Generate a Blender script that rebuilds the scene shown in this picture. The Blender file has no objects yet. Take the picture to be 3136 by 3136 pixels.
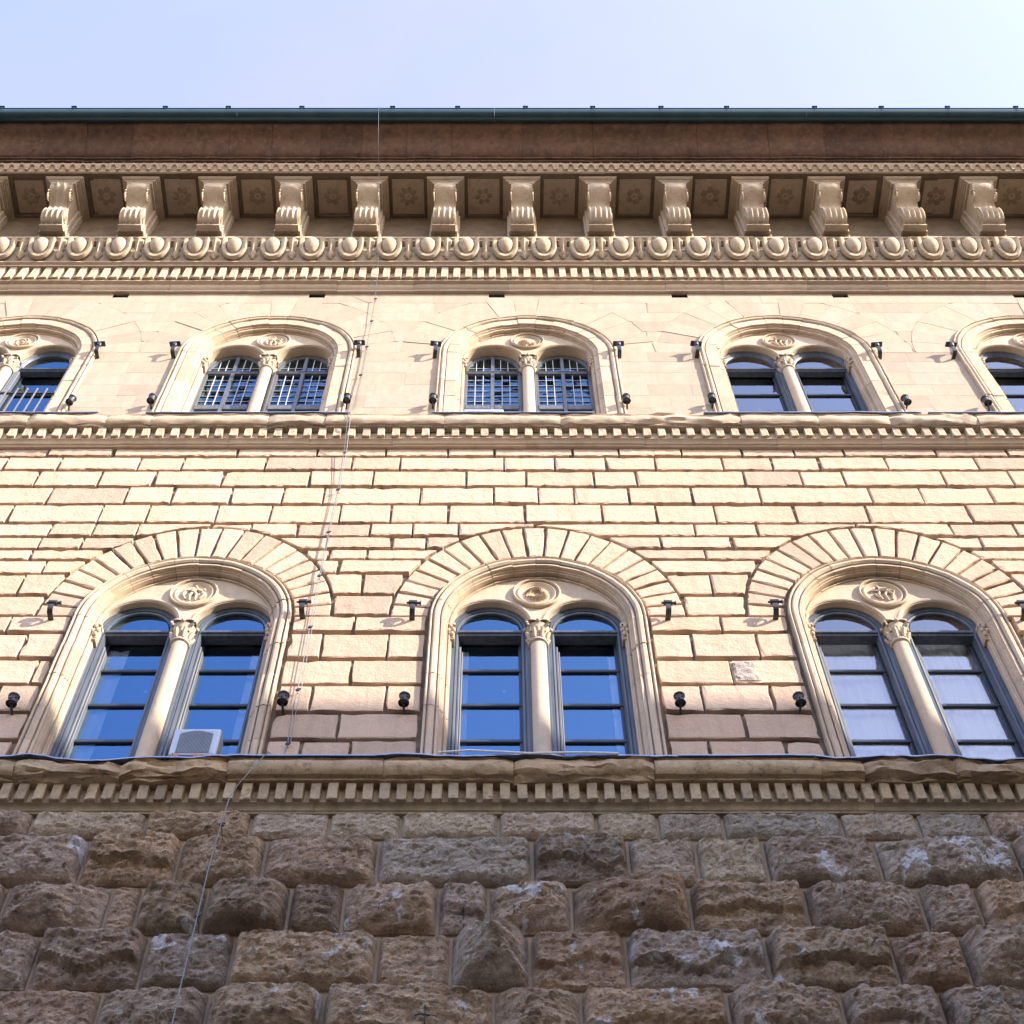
import bpy, math, random
from mathutils import Vector, noise
R = math.radians
rnd = random.Random(7)
C = bpy.context.scene.collection

# ------------------------------------------------------------------ camera, sky, sun, exposure
cam = bpy.data.objects.new('camera', bpy.data.cameras.new('camera')); C.objects.link(cam)
cam.location = (0, -10, 1.6); cam.rotation_euler = (R(90 + 59), 0, 0)
cam.data.sensor_width = 36; cam.data.lens = 36 * 4441 / 3136
cam.data.shift_x = (1568 - 1530) / 3136
cam.data.clip_start = .1; cam.data.clip_end = 2000
bpy.context.scene.camera = cam

SUN = Vector((1.97, -1.0, 1.22)).normalized()          # towards the sun
sun_el = math.asin(SUN.z); sun_az = math.atan2(SUN.x, SUN.y)
w = bpy.data.worlds.new('World'); bpy.context.scene.world = w; w.use_nodes = True
nt = w.node_tree; nt.nodes.clear()
def N(t, ty, **k):
    n = t.nodes.new(ty)
    for a, b in k.items():
        if a.startswith('i_'): n.inputs[a[2:].replace('_', ' ')].default_value = b
        else: setattr(n, a, b)
    return n
sky = N(nt, 'ShaderNodeTexSky', sky_type='NISHITA', sun_disc=False, sun_elevation=sun_el, sun_rotation=sun_az, altitude=50, air_density=1.0, dust_density=.6, ozone_density=2.0)
tc = N(nt, 'ShaderNodeTexCoord')
mp = N(nt, 'ShaderNodeMapping'); mp.inputs['Scale'].default_value = (1.0, 1.6, 1.6); mp.inputs['Location'].default_value = (.35, .1, .9)
cn = N(nt, 'ShaderNodeTexNoise', i_Scale=1.7, i_Detail=7.0, i_Roughness=.55, i_Distortion=.5)
cr = N(nt, 'ShaderNodeValToRGB')
cr.color_ramp.elements[0].position = .34; cr.color_ramp.elements[0].color = (0, 0, 0, 1)
cr.color_ramp.elements[1].position = .78; cr.color_ramp.elements[1].color = (.62, .62, .62, 1)
# thin high cloud, thicker towards the north and the east, breaking up to blue in the south-west
sx = N(nt, 'ShaderNodeSeparateXYZ')
cv1 = N(nt, 'ShaderNodeMath', operation='MULTIPLY_ADD'); cv1.inputs[1].default_value = 1.35; cv1.inputs[2].default_value = 1.06
cv2 = N(nt, 'ShaderNodeMath', operation='MULTIPLY_ADD', use_clamp=True); cv2.inputs[1].default_value = 1.3
mu = N(nt, 'ShaderNodeMath', operation='MULTIPLY')
mx = N(nt, 'ShaderNodeMix', data_type='RGBA'); mx.inputs['B'].default_value = (1.04, 1.08, 1.36, 1)
bg = N(nt, 'ShaderNodeBackground', i_Strength=.15); wo = N(nt, 'ShaderNodeOutputWorld')
L = nt.links.new
L(tc.outputs['Generated'], mp.inputs['Vector']); L(mp.outputs[0], cn.inputs['Vector']); L(cn.outputs['Fac'], cr.inputs['Fac'])
L(tc.outputs['Generated'], sx.inputs[0]); L(sx.outputs['X'], cv1.inputs[0]); L(cv1.outputs[0], cv2.inputs[2]); L(sx.outputs['Y'], cv2.inputs[0])
base_cloud = N(nt, 'ShaderNodeMath', operation='ADD'); base_cloud.inputs[1].default_value = .55
L(cr.outputs['Color'], base_cloud.inputs[0]); L(base_cloud.outputs[0], mu.inputs[0]); L(cv2.outputs[0], mu.inputs[1])
L(mu.outputs[0], mx.inputs['Factor']); hs_ = N(nt, 'ShaderNodeHueSaturation', i_Saturation=1.12, i_Hue=.515); L(sky.outputs[0], hs_.inputs['Color']); L(hs_.outputs[0], mx.inputs['A']); hz = N(nt, 'ShaderNodeMapRange'); hz.interpolation_type = 'SMOOTHSTEP'   # pale haze low over the roofs
hz.inputs['From Min'].default_value = .78; hz.inputs['From Max'].default_value = .0; hz.inputs['To Min'].default_value = 0; hz.inputs['To Max'].default_value = .8
L(sx.outputs['Z'], hz.inputs['Value'])
# hazy sky and cloud glow towards the sun
vd = N(nt, 'ShaderNodeVectorMath', operation='DOT_PRODUCT'); vd.inputs[1].default_value = SUN; L(tc.outputs['Generated'], vd.inputs[0])
vm = N(nt, 'ShaderNodeMath', operation='MAXIMUM'); vm.inputs[1].default_value = 0; L(vd.outputs['Value'], vm.inputs[0])
vp = N(nt, 'ShaderNodeMath', operation='POWER'); vp.inputs[1].default_value = 4.0; L(vm.outputs[0], vp.inputs[0])
vg = N(nt, 'ShaderNodeMath', operation='MULTIPLY_ADD'); vg.inputs[1].default_value = 2.4; vg.inputs[2].default_value = 1.0; L(vp.outputs[0], vg.inputs[0])
cs1 = N(nt, 'ShaderNodeVectorMath', operation='SCALE'); cs1.inputs[0].default_value = (.76, .79, 1.06); L(vg.outputs[0], cs1.inputs['Scale']); L(cs1.outputs[0], mx.inputs['B'])
cs2 = N(nt, 'ShaderNodeVectorMath', operation='SCALE'); cs2.inputs[0].default_value = (2.7, 2.3, 1.85); L(vg.outputs[0], cs2.inputs['Scale'])
hm = N(nt, 'ShaderNodeMix', data_type='RGBA'); L(cs2.outputs[0], hm.inputs['B'])
L(hz.outputs['Result'], hm.inputs['Factor']); L(mx.outputs['Result'], hm.inputs['A']); L(hm.outputs['Result'], bg.inputs['Color']); L(bg.outputs[0], wo.inputs[0])

sl = bpy.data.lights.new('sun', 'SUN'); sl.energy = 2.0; sl.angle = R(.53); sl.color = (1, .93, .81)
so = bpy.data.objects.new('sun', sl); C.objects.link(so); so.location = (40, -20, 40)
so.rotation_euler = SUN.to_track_quat('Z', 'Y').to_euler()
vs = bpy.context.scene.view_settings
vs.view_transform = 'Standard'; vs.look = 'None'; vs.gamma = 1; vs.exposure = 2.64; vs.use_curve_mapping = False

# ------------------------------------------------------------------ mesh helpers
class MB:
    def __init__(s): s.v = []; s.f = []
    def grid(s, rows, closed=False):
        o = len(s.v); n = len(rows[0])
        for r in rows: s.v.extend(r)
        for i in range(len(rows) - 1):
            for j in range(n if closed else n - 1):
                k = (j + 1) % n
                s.f.append((o + i*n + j, o + i*n + k, o + (i+1)*n + k, o + (i+1)*n + j))
        return s
    def poly(s, pts):
        o = len(s.v); s.v.extend(pts); s.f.append(tuple(range(o, o + len(pts)))); return s
    def box(s, x0, x1, y0, y1, z0, z1, c=0.0):
        if c <= 0:
            o = len(s.v)
            s.v += [(x, y, z) for x in (x0, x1) for y in (y0, y1) for z in (z0, z1)]
            s.f += [(o+a, o+b, o+c_, o+d) for a, b, c_, d in ((0,1,3,2),(4,6,7,5),(0,4,5,1),(2,3,7,6),(0,2,6,4),(1,5,7,3))]
            return s
        def ring(y, i): return [(x0+i, y, z0+i), (x1-i, y, z0+i), (x1-i, y, z1-i), (x0+i, y, z1-i)]
        a = ring(y1, 0); b = ring(y0 + c, 0); d = ring(y0, c)
        s.grid([a, b, d], closed=True); s.poly(d); s.poly(a[::-1]); return s
    def tube(s, pts, r, n=8, cap=True):
        pts = [Vector(p) for p in pts]; rows = []
        rs = r if isinstance(r, (list, tuple)) else [r] * len(pts)
        for i, p in enumerate(pts):
            t = (pts[min(i+1, len(pts)-1)] - pts[max(i-1, 0)]).normalized()
            a = Vector((1, 0, 0)) if abs(t.x) < .8 else Vector((0, 0, 1))
            u = t.cross(a).normalized(); v = t.cross(u)
            rows.append([tuple(p + rs[i] * (u * math.cos(k*2*math.pi/n) + v * math.sin(k*2*math.pi/n))) for k in range(n)])
        s.grid(rows, closed=True)
        if cap: s.poly(rows[0]); s.poly(rows[-1][::-1])
        return s
    def lathe(s, cx, cy, prof, n=24, mod=None, cap=True):
        rows = []
        for r, z in prof:
            row = []
            for k in range(n):
                a = k*2*math.pi/n; q = r if mod is None else mod(r, z, a)
                row.append((cx + q*math.cos(a), cy + q*math.sin(a), z))
            rows.append(row)
        s.grid(rows, closed=True)
        if cap: s.poly(rows[0]); s.poly(rows[-1][::-1])
        return s
    def disc(s, cx, cz, prof, n=40, mod=None, cap=True):     # turned about the y axis
        rows = []
        for r, y in prof:
            row = []
            for k in range(n):
                a = k*2*math.pi/n; q = y if mod is None else mod(r, y, a)
                row.append((cx + r*math.cos(a), q, cz + r*math.sin(a)))
            rows.append(row)
        s.grid(rows, closed=True)
        if cap: s.poly(rows[-1])
        return s
    def ell(s, c, r, rot=0.0, nu=10, nv=7):                  # ellipsoid, rot about y
        rows = []
        for i in range(nv + 1):
            t = math.pi*i/nv; row = []
            for k in range(nu):
                a = k*2*math.pi/nu
                x, y, z = r[0]*math.sin(t)*math.cos(a), r[1]*math.sin(t)*math.sin(a), r[2]*math.cos(t)
                row.append((c[0] + x*math.cos(rot) + z*math.sin(rot), c[1] + y, c[2] - x*math.sin(rot) + z*math.cos(rot)))
            rows.append(row)
        return s.grid(rows, closed=True)

def mesh(name, mb, mat, smooth=False):
    me = bpy.data.meshes.new(name); me.from_pydata(mb.v, [], mb.f); me.materials.append(mat)
    if smooth:
        me.polygons.foreach_set('use_smooth', [True] * len(me.polygons))
        me.set_sharp_from_angle(angle=R(smooth if smooth > 1 else 40))
    me.update(); return me
def part(name, mb, mat, parent=None, smooth=False, loc=None, kind=None, me=None):
    if me is None: me = mesh(name, mb, mat, smooth)
    o = bpy.data.objects.new(name, me); C.objects.link(o)
    if parent is not None: o.parent = parent
    if loc is not None: o.location = loc
    if kind: o['kind'] = kind
    return o
def tag(o, label=None, cat=None, group=None, kind=None):
    if label: o['label'] = label
    if cat: o['category'] = cat
    if group: o['group'] = group
    if kind: o['kind'] = kind
    return o
def empty(name, loc=(0, 0, 0), parent=None):
    o = bpy.data.objects.new(name, None); C.objects.link(o); o.location = loc; o.empty_display_size = .2
    if parent is not None: o.parent = parent
    return o

# ------------------------------------------------------------------ materials
def newmat(name):
    m = bpy.data.materials.new(name); m.use_nodes = True; t = m.node_tree; t.nodes.clear()
    return m, t
def stone(name, c1, c2, c3, c4=None, patch=.0, pc=(.6, .57, .52), rough=.9, b1=.25, s1=9, b2=.35, s2=45, tint=.25, streak=0.0, strata=0.0, pits=0.0, scale=1.0, dirt_shade=None, dirt_shade_amt=0.0, hue=0.0, bd=1.0):
    """weathered stone: colour from layered noise, per-stone tint, fine relief"""
    m, t = newmat(name); L = t.links.new
    out = N(t, 'ShaderNodeOutputMaterial'); p = N(t, 'ShaderNodeBsdfPrincipled', i_Roughness=rough)
    try: p.inputs['Specular IOR Level'].default_value = .18
    except Exception: pass
    L(p.outputs[0], out.inputs[0])
    tc = N(t, 'ShaderNodeTexCoord'); oi = N(t, 'ShaderNodeObjectInfo')
    va = N(t, 'ShaderNodeVectorMath', operation='SCALE'); va.inputs[0].default_value = (17, 23, 31)
    L(oi.outputs['Random'], va.inputs['Scale'])
    ad = N(t, 'ShaderNodeVectorMath', operation='ADD'); L(tc.outputs['Object'], ad.inputs[0]); L(va.outputs[0], ad.inputs[1])
    vec = ad.outputs[0]
    def noise_(sc, det=5, rg=.6, v=vec, dist=0.0):
        n = N(t, 'ShaderNodeTexNoise', i_Scale=sc*scale, i_Detail=det, i_Roughness=rg, i_Distortion=dist); L(v, n.inputs['Vector']); return n.outputs['Fac']
    def ramp(src, a, b, ca=(0,0,0,1), cb=(1,1,1,1)):
        r = N(t, 'ShaderNodeValToRGB'); e = r.color_ramp.elements
        e[0].position = a; e[0].color = ca; e[1].position = b; e[1].color = cb; L(src, r.inputs['Fac']); return r.outputs['Color']
    def mix(f, a, b, bt='MIX'):
        n = N(t, 'ShaderNodeMix', data_type='RGBA', blend_type=bt)
        for s, x in (('Factor', f), ('A', a), ('B', b)):
            if isinstance(x, (int, float)): n.inputs[s].default_value = x
            elif isinstance(x, tuple): n.inputs[s].default_value = x if len(x) == 4 else (*x, 1)
            else: L(x, n.inputs[s])
        return n.outputs['Result']
    col = mix(ramp(noise_(1.3, 6), .35, .65), (*c1, 1), (*c2, 1))
    col = mix(ramp(noise_(4.5, 6, .65), .45, .72), col, (*c3, 1))
    if c4: col = mix(ramp(noise_(11, 8, .75), .52, .66), col, (*c4, 1))
    if strata:
        mp = N(t, 'ShaderNodeMapping'); mp.inputs['Scale'].default_value = (.6, .6, 9); L(vec, mp.inputs['Vector'])
        st = noise_(2.2, 5, .6, mp.outputs[0], .6)
        g = ramp(st, .35, .7, (1-strata, 1-strata, 1-strata, 1), (1, 1, 1, 1)); col = mix(1.0, col, g, 'MULTIPLY')
    if streak:
        mp2 = N(t, 'ShaderNodeMapping'); mp2.inputs['Scale'].default_value = (7, 7, .5); L(vec, mp2.inputs['Vector'])
        g = ramp(noise_(1.2, 5, .6, mp2.outputs[0]), .4, .75, (1, 1, 1, 1), (1-streak, 1-streak*1.05, 1-streak*1.1, 1)); col = mix(1.0, col, g, 'MULTIPLY')
    # per stone tint
    rr = N(t, 'ShaderNodeValToRGB'); rr.color_ramp.interpolation = 'LINEAR'; e = rr.color_ramp.elements
    e[0].position = 0; e[0].color = (1-tint, 1-tint, 1-tint*.95, 1); e[1].position = 1; e[1].color = (1+tint*.3, 1+tint*.1, 1-tint*.15, 1)
    q = e.new(.35); q.color = (1, .97, .93, 1); q = e.new(.7); q.color = (1.0, 1.0, 1.02, 1)
    L(oi.outputs['Random'], rr.inputs['Fac']); col = mix(1.0, col, rr.outputs['Color'], 'MULTIPLY')
    if hue:
        h2 = N(t, 'ShaderNodeMath', operation='MULTIPLY'); h2.inputs[1].default_value = 7.31; L(oi.outputs['Random'], h2.inputs[0])
        h3 = N(t, 'ShaderNodeMath', operation='FRACT'); L(h2.outputs[0], h3.inputs[0])
        hr = N(t, 'ShaderNodeValToRGB'); e = hr.color_ramp.elements; e[0].position = 0; e[0].color = (1, 1-.16*hue, 1-.2*hue, 1); e[1].position = 1; e[1].color = (1-.18*hue, 1-.1*hue, 1+.05*hue, 1)
        q = e.new(.4); q.color = (1+.12*hue, 1.02, .94, 1); q = e.new(.7); q.color = (1-.05*hue, 1-.1*hue, 1.0, 1)
        L(h3.outputs[0], hr.inputs['Fac']); col = mix(1.0, col, hr.outputs['Color'], 'MULTIPLY')
    if dirt_shade:
        col = mix(ramp(noise_(2.1, 8, .7, dist=.8), .62 - dirt_shade_amt, .75 - dirt_shade_amt*.6), col, (*dirt_shade, 1))
    fine = noise_(70, 4, .7)
    col = mix(.5, col, ramp(fine, .3, .75, (.72, .72, .72, 1), (1.2, 1.2, 1.2, 1)), 'MULTIPLY')
    pm = None
    if patch:
        pf = noise_(2.6, 7, .62, dist=.5); pm = ramp(pf, .69 - patch, .70 - patch + .02)
        pcol = mix(noise_(6, 4), (*pc, 1), (pc[0]*.8, pc[1]*.72, pc[2]*.7, 1)); col = mix(pm, col, pcol)
    if pits:
        pn = N(t, 'ShaderNodeTexVoronoi', i_Scale=26.0*scale); L(vec, pn.inputs['Vector'])
        col = mix(ramp(pn.outputs['Distance'], .05, .22, (pits, pits, pits, 1), (0, 0, 0, 1)), col, (.06, .045, .035, 1))
    L(col, p.inputs['Base Color'])
    bm = N(t, 'ShaderNodeBump', i_Strength=b1, i_Distance=.06*bd); L(noise_(s1, 8, .65, dist=.3), bm.inputs['Height'])
    b2n = N(t, 'ShaderNodeBump', i_Strength=b2, i_Distance=.012*bd); L(noise_(s2, 6, .7), b2n.inputs['Height']); L(bm.outputs[0], b2n.inputs['Normal'])
    last = b2n
    if strata:
        b3 = N(t, 'ShaderNodeBump', i_Strength=strata, i_Distance=.03); L(st, b3.inputs['Height']); L(last.outputs[0], b3.inputs['Normal']); last = b3
    L(last.outputs[0], p.inputs['Normal'])
    return m
def plain(name, c, rough=.6, metal=0.0, c2=None, sc=8, bump=0.1, spec=None, streaky=False):
    m, t = newmat(name); L = t.links.new
    out = N(t, 'ShaderNodeOutputMaterial'); p = N(t, 'ShaderNodeBsdfPrincipled', i_Roughness=rough, i_Metallic=metal); L(p.outputs[0], out.inputs[0])
    if spec is not None: p.inputs['Specular IOR Level'].default_value = spec
    tc = N(t, 'ShaderNodeTexCoord'); mp = N(t, 'ShaderNodeMapping'); L(tc.outputs['Object'], mp.inputs[0])
    if streaky: mp.inputs['Scale'].default_value = (3, 3, .35)
    n = N(t, 'ShaderNodeTexNoise', i_Scale=sc, i_Detail=6, i_Roughness=.65); L(mp.outputs[0], n.inputs['Vector'])
    r = N(t, 'ShaderNodeValToRGB'); e = r.color_ramp.elements; e[0].position = .35; e[1].position = .68
    e[0].color = (*c, 1); e[1].color = (*(c2 or tuple(x*.75 for x in c)), 1); L(n.outputs['Fac'], r.inputs['Fac']); L(r.outputs['Color'], p.inputs['Base Color'])
    if bump:
        b = N(t, 'ShaderNodeBump', i_Strength=bump, i_Distance=.01); L(n.outputs['Fac'], b.inputs['Height']); L(b.outputs[0], p.inputs['Normal'])
    return m
def glass(name, tintc=(.9, .93, .95), ior=1.9, gc=(.45, .74, 1), wav=.02, rough=.0, wsc=2.5):  # default gc puts the blue of the reflected sky into the gloss
    m, t = newmat(name); L = t.links.new
    out = N(t, 'ShaderNodeOutputMaterial'); tr = N(t, 'ShaderNodeBsdfTransparent'); tr.inputs[0].default_value = (*tintc, 1)
    gl = N(t, 'ShaderNodeBsdfGlossy', i_Roughness=rough); gl.inputs['Color'].default_value = (*gc, 1)
    fr = N(t, 'ShaderNodeFresnel', i_IOR=ior); mx = N(t, 'ShaderNodeMixShader')
    tc = N(t, 'ShaderNodeTexCoord'); n = N(t, 'ShaderNodeTexNoise', i_Scale=wsc, i_Detail=2); L(tc.outputs['Object'], n.inputs['Vector'])
    b = N(t, 'ShaderNodeBump', i_Strength=wav, i_Distance=.1); L(n.outputs['Fac'], b.inputs['Height']); L(b.outputs[0], gl.inputs['Normal'])
    L(fr.outputs[0], mx.inputs[0]); L(tr.outputs[0], mx.inputs[1]); L(gl.outputs[0], mx.inputs[2]); L(mx.outputs[0], out.inputs[0])
    return m

M = {}
M['ashlar'] = stone('ashlar_sandstone', (0.564, 0.416, 0.300), (0.590, 0.445, 0.331), (0.525, 0.385, 0.276), (0.606, 0.445, 0.331), patch=-.015, pc=(0.665, 0.555, 0.487), b1=.4, s1=7, b2=.7, s2=34, tint=.2, streak=.12, dirt_shade=(0.408, 0.294, 0.196), dirt_shade_amt=-.03)
M['smooth'] = stone('smooth_sandstone', (0.421, 0.339, 0.257), (0.434, 0.358, 0.277), (0.393, 0.311, 0.235), (0.437, 0.358, 0.277), patch=.0, pc=(0.541, 0.477, 0.411), b1=.08, s1=6, b2=.25, s2=40, tint=.14, streak=.10)
M['smooth_joint'] = stone('pale_joint_filling', (0.442, 0.376, 0.287), (0.470, 0.406, 0.317), (0.395, 0.337, 0.247), b1=.1, tint=0)
M['joint'] = stone('joint_mortar', (.20, .155, .11), (.25, .19, .14), (.16, .125, .09), b1=.3, tint=.0)
M['trim'] = stone('moulded_sandstone', (0.532, 0.419, 0.305), (0.551, 0.446, 0.331), (0.465, 0.369, 0.271), (0.542, 0.431, 0.322), b1=.12, s1=8, b2=.3, s2=40, tint=.16, streak=.12)
M['carved'] = stone('carved_sandstone', (0.475, 0.383, 0.279), (0.494, 0.409, 0.305), (0.409, 0.330, 0.243), (0.361, 0.293, 0.221), b1=.2, s1=12, b2=.3, s2=45, tint=.14, dirt_shade=(0.209, 0.151, 0.101), dirt_shade_amt=-.02)  # dark blotches also paint in shade under the carved lobes
M['string'] = stone('weathered_string_course', (0.455, 0.337, 0.202), (0.517, 0.386, 0.242), (0.341, 0.247, 0.147), (0.227, 0.163, 0.103), b1=.5, s1=5, b2=.4, s2=30, tint=.22, dirt_shade=(0.124, 0.089, 0.056), dirt_shade_amt=.03)  # dark blotches: real weathering plus painted shade of the down-facing roll
M['dentil'] = stone('dentil_stone', (0.414, 0.327, 0.215), (0.476, 0.376, 0.249), (0.310, 0.247, 0.163), (0.248, 0.198, 0.130), b1=.3, s1=12, b2=.35, s2=35, tint=.3)
M['fascia'] = stone('lower_fascia_stone', (0.372, 0.307, 0.207), (0.434, 0.356, 0.242), (0.269, 0.218, 0.147), b1=.3, s1=8, b2=.35, s2=35, tint=.2, streak=.3)
M['rustic'] = stone('rough_rusticated_stone', (0.663, 0.504, 0.356), (0.849, 0.667, 0.488), (0.358, 0.262, 0.185), (0.860, 0.798, 0.620), patch=.03, pc=(0.860, 0.860, 0.860), b1=1.0, s1=14, b2=1.0, s2=30, tint=.3, strata=.4, pits=.9, hue=.5, bd=2.0)
M['rustic_pale'] = stone('rough_stone_with_scraped_patches', (0.689, 0.531, 0.383), (0.860, 0.694, 0.515), (0.399, 0.295, 0.210), (0.860, 0.798, 0.634), patch=.10, pc=(0.860, 0.860, 0.860), b1=.9, s1=14, b2=1.0, s2=30, tint=.25, strata=.4, pits=.8, hue=.5, bd=2.0)
M['rustic_fine'] = stone('tooled_rusticated_stone', (0.653, 0.553, 0.409), (0.779, 0.674, 0.519), (0.414, 0.343, 0.259), (0.860, 0.788, 0.621), patch=.0, pc=(0.860, 0.788, 0.673), b1=1.0, s1=16, b2=1.0, s2=34, tint=.2, pits=.9, hue=.5, bd=2.0)
M['mortar'] = stone('lime_mortar', (.35, .28, .20), (.40, .32, .23), (.30, .235, .17), b1=.3, tint=0)
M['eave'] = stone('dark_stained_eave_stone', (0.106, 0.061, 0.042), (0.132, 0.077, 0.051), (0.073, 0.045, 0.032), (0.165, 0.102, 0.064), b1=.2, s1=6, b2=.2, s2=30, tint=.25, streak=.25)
M['rosette'] = stone('carved_rosette_stone', (.34, .26, .17), (.38, .30, .20), (.26, .20, .13), b1=.15, tint=.15)
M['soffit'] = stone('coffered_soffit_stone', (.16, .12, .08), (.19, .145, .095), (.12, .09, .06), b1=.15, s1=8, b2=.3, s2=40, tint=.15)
M['timber'] = plain('grey_blue_painted_timber', (.05, .062, .085), .5, c2=(.10, .115, .145), sc=5, bump=.25, streaky=True)
M['timber_dark'] = plain('dark_casement_paint', (.022, .028, .04), .42, c2=(.04, .045, .055), sc=6)
M['timber_up'] = plain('weathered_grey_timber', (.085, .09, .105), .5, c2=(.14, .14, .15), sc=5, bump=.2, streaky=True)
M['lead'] = plain('lead_came', (.5, .5, .53), .45, c2=(.62, .62, .64))
M['iron'] = plain('wrought_iron', (.035, .037, .045), .48, c2=(.075, .07, .08), sc=18, metal=.35, bump=.3)
M['gutter'] = plain('dark_green_copper_gutter', (.018, .05, .07), .3, c2=(.028, .07, .09), sc=3, metal=.2, bump=.05)
M['flashing'] = plain('lead_flashing', (.22, .25, .33), .35, c2=(.34, .37, .45), sc=6, metal=.5, bump=.3)
M['cable'] = plain('steel_cable', (.2, .2, .21), .4, c2=(.14, .14, .15), metal=.4)
M['pocket_lining'] = plain('dark_pocket_lining', (.05, .035, .028), .8, c2=(.08, .055, .04))  # dark colour stands for the shade inside the open putlog pockets
M['acw'] = plain('white_enamel', (.5, .55, .61), .35, c2=(.44, .49, .55), bump=0)
M['acd'] = plain('dark_grille', (.035, .045, .06), .5, bump=0)
M['acl'] = plain('grille_wire', (.35, .39, .44), .45, bump=0)
M['rust'] = plain('red_oxide_steel', (.38, .16, .11), .6, c2=(.45, .24, .18))
M['curtain'] = plain('white_curtain_cloth', (.9, .9, .91), .9, c2=(.86, .87, .9), sc=3, bump=.05)
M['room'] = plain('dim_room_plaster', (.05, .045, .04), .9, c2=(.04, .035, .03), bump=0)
M['glass'] = glass('window_glass', ior=2.9, wav=.012)
M['glass_thin'] = glass('clear_window_glass', ior=2.7, wav=.012, gc=(1, 1, 1), tintc=(.97, .98, 1))
M['glass_clear'] = glass('pale_window_glass', ior=3.0, wav=.012, gc=(.9, .95, 1))
M['glass_wavy'] = glass('old_leaded_glass', ior=2.8, wav=.06, wsc=3.5)
M['plaster'] = plain('pale_street_plaster', (.42, .34, .25), .9, c2=(.36, .29, .21), sc=2)
M['tile'] = plain('terracotta_tile', (.32, .14, .08), .85, c2=(.22, .11, .07), sc=6)
M['asphalt'] = plain('street_paving', (.08, .07, .06), .8, c2=(.06, .055, .05), sc=3)
M['shutter'] = plain('green_shutter', (.03, .07, .05), .6)
M['pavement'] = plain('flagstone_pavement', (.2, .18, .16), .8, c2=(.15, .14, .12), sc=4)

# ------------------------------------------------------------------ survey of the facade (metres)
BAY = 4.243
LOWX = [-8.03, -3.785, .459, 4.745, 8.97]
UPX = [-8.02, -3.796, .462, 4.69, 8.92]
LS, US = 15.776, 23.28                   # springing heights of the two window orders
MID_ROWS = [
(19.794,20.188,[-6.48,-5.54,-3.76,-2.62,-1.63,-0.74,-0.07,1.05,1.71,2.61,3.48,4.23,4.94,6.27,7.29]),
(19.393,19.755,[-7.0,-6.23,-5.11,-4.49,-3.31,-2.09,-1.41,0.06,0.78,1.5,2.21,3.16,3.86,4.52,5.48,6.76]),
(18.943,19.356,[-6.44,-5.56,-4.8,-3.86,-2.65,-1.76,-0.46,0.37,1.31,1.91,3.41,4.2,4.79,6.18,7.12]),
(18.466,18.898,[-6.14,-5.09,-4.46,-3.67,-2.96,-2.4,-1.08,-0.08,0.53,1.02,1.76,2.62,3.55,5.06,5.76,6.71]),
(17.966,18.422,[-6.54,-5.33,-4.7,-3.78,-3.06,-2.13,-1.45,-0.69,0.34,1.37,2.09,2.88,3.95,4.92,6.28]),
(17.640,17.941,[-5.9,-5.33,-4.75,-3.79,-3.27,-2.65,-1.7,-1.14,-0.54,0.46,2.56,3.38,4.70,5.93,6.77]),
(17.338,17.607,[-5.95,-5.4,-4.69,-3.79,-2.24,-1.39,-0.95,.46,2.08,3.02,4.7,6.23]),
(17.075,17.307,[-5.99,-3.79,-2.17,-1.7,.46,2.63,4.7]),
(16.759,17.052,[-3.79,-2.02,.46,4.7]),
(16.288,16.730,[-5.91,-3.79,-1.69,.46,2.62,4.7]),
(15.844,16.253,[-3.79,.46,4.7]),
(15.504,15.817,[-1.72,2.63]),
(14.999,15.465,[-5.54,-2.07,-1.3,2.24,3.0]),
(14.513,14.955,[-1.68,2.63]),
(14.028,14.489,[-2.08,-1.26,2.24,3.01]),
(13.568,13.994,[-1.74,2.64]),
(12.95,13.530,[-2.09,-1.57,2.21,3.01]),
]
RUSTIC = [
(11.996,12.347,[-4.59,-3.48,-2.44,-1.67,-0.97,-0.01,0.95,1.55,2.19,3.35,4.1,4.77]),
(11.378,11.979,[-3.95,-3.06,-2.24,-1.16,0.31,1.23,1.88,2.53,3.6,4.92]),
(10.786,11.362,[-4.55,-3.59,-3.31,-2.7,-1.93,-1.43,-0.56,-0.1,0.66,1.75,2.81,3.87,4.39]),
(10.159,10.767,[-4.08,-3.13,-2.36,-1.08,-0.43,0.27,1.12,2.36,3.47,4.09]),
(9.550,10.145,[-3.4,-2.48,-1.5,-0.05,0.69,1.94,2.91,3.75]),
]
XL, XR = -10.4, 11.0                     # ends of the modelled front

# ------------------------------------------------------------------ street setting
tag(part('street', MB().poly([(-300, -300, 0), (300, -300, 0), (300, 300, 0), (-300, 300, 0)]), M['asphalt']), kind='structure')
for y0, y1 in ((-1.9, -.3), (-10.8, -9.2)):
    tag(part('pavement', MB().box(XL - 30, XR + 60, y0, y1, .004, .13), M['pavement']), kind='structure')

palace = tag(empty('stone_palace', (0, 0, 0)), 'tan sandstone palace front with paired arched windows and a deep bracketed cornice', 'building')

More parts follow.
